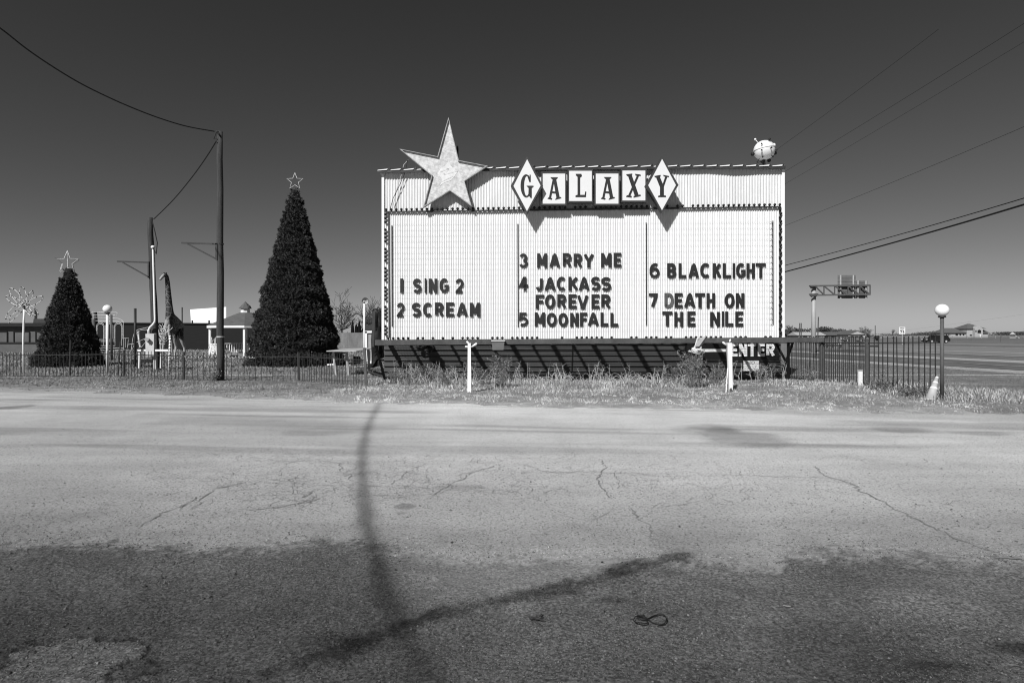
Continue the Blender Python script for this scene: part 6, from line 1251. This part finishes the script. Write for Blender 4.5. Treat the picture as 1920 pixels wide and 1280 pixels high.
for i, (px, Y, yt, w, lab) in enumerate(((1536, 330, 612, 15, "dark evergreen clump right of the gantry pole"), (1551, 340, 614.5, 13, "lower dark evergreen right of the gantry clump"), (1476, 320, 613, 14, "dark tree at the right edge of the sign"), (1490, 330, 615, 12, "dark tree left of the long pale roof"), (1708, 420, 624, 22, "low dark tree right of the speed sign"), (1729, 400, 621, 20, "round dark tree left of the black car"),
                                        (1750, 390, 619.5, 22, "rounded dark tree behind the black car"), (1664, 430, 624.5, 24, "low dark tree left of the speed sign"), (1878, 420, 620.5, 24, "dark tree right of the bare oak"), (1890, 430, 621, 26, "dark tree behind the play tower"), (1908, 420, 620, 26, "dark tree near the right edge of view"), (1926, 430, 619.5, 28, "dark tree cut by the right edge of view"), (1690, 440, 625, 24, "low dark tree behind the speed sign"))):
    leafy_tree(lab, gx(px, Y), P(px, yt, Y).z + .5, w, 100 + i)
for i, (px, Y, yt, lab) in enumerate(((1582, 280, 610, "bare tree left of the gabled house"), (1598, 290, 611, "bare tree behind the gabled house"), (1617, 270, 609.5, "bare tree right behind the gabled house"), (1629, 260, 611, "wide bare tree right of the gabled house"), (1676, 330, 616, "bare tree left of the speed sign"), (1482, 300, 611, "bare tree touching the right edge of the sign"), (1562, 300, 615, "low bare tree behind the brown roof"))):
    bare_tree("bare_tree", lab, gx(px, Y), P(px, yt, Y).z * 1.95, .75, 60 + i, 4, m=mat('hazed_far_twigs', .13, .9, .3, .3), tk=.25, group="far bare trees beyond the highway", minr=.04, nb=(4, 6))
# ranch fences, guard rails, yard things
def rail_fence(label, pts, h, nr, m, r, cat="fence", ps=6.0):
    t = thing("rail_fence", pts[0], label, cat); o = MB(); q = MB()
    for a, b in zip(pts[:-1], pts[1:]):
        a, b = Vector(a), Vector(b); n = max(2, int((b - a).length / ps))
        for k in range(nr): zz = h * (k + 1) / nr; o.bar(a + Vector((0, 0, zz)), b + Vector((0, 0, zz)), r, r * 1.4)
        for k in range(n + 1): p = a.lerp(b, k / n); q.bar(p, p + Vector((0, 0, h + .1)), r * 1.3, r * 1.3)
    o.build("rail", m, t); q.build("post_row", m, t)
rail_fence("long pale rail fence in front of the brick house", [(P(1600, 0, 300).x, 300, 0), (P(2000, 0, 300).x, 300, 0)], 1.3, 2, M_CONC, .14, ps=7)
rail_fence("thin wire field fence between highway and brick house", [(P(1770, 0, 150).x, 150, 0), (P(2000, 0, 128).x, 128, 0)], 1.15, 3, M_TWIG, .035, ps=5)
gq = thing("guard_rail", G(1640, 650), "dark steel guard rail beyond the fence", "guard rail")
MB().bar(P(1592, 650.6, 84), P(1648, 649, 80), .1, .35).build("rail", M_FRAME, gq)
for x in (1594, 1608, 1622, 1636, 1646): MB().bar(P(x, 650, 82), P(x, 653, 82), .2, .2, up=Vector((0, 1, 0))).build("post", M_FRAME, gq)
gq = thing("guard_rail", G(1560, 655), "dark double rail barrier right of the gantry pole", "guard rail")
for y in (646, 648.5): MB().bar(P(1548, y, 70), P(1578, y, 70), .08, .1).build("rail", M_FRAME, gq)
for x in (1550, 1562, 1576): MB().bar(P(x, 644.5, 70), P(x, 652, 70), .14, .14, up=Vector((0, 1, 0))).build("post", M_FRAME, gq)
gq = thing("white_barrel", P(1574.5, 652, 72), "white marker barrel beyond the right fence", "barrel")
MB().tube([P(1574, 645, 72), P(1574, 635.5, 72)], .07, 8).build("post", M_WHITE, gq, True); o = MB(); o.lathe([(.15, -.25), (.19, 0), (.18, .2), (.05, .32)], P(1574.5, 647, 72), 12); o.build("barrel", M_WHITE, gq, True)
gq = thing("roadside_sign", P(1644, 640, 95), "small dark sign back beyond the right fence", "road sign"); MB().lathe([(.05, -.5), (.34, -.1), (.34, .25), (.28, .35)], P(1644.5, 633, 95), 10).build("panel", M_BLACK, gq); MB().bar(P(1644.5, 636, 95), P(1644.5, 646, 95), .07, .07, up=Vector((0, 1, 0))).build("post", M_FRAME, gq)
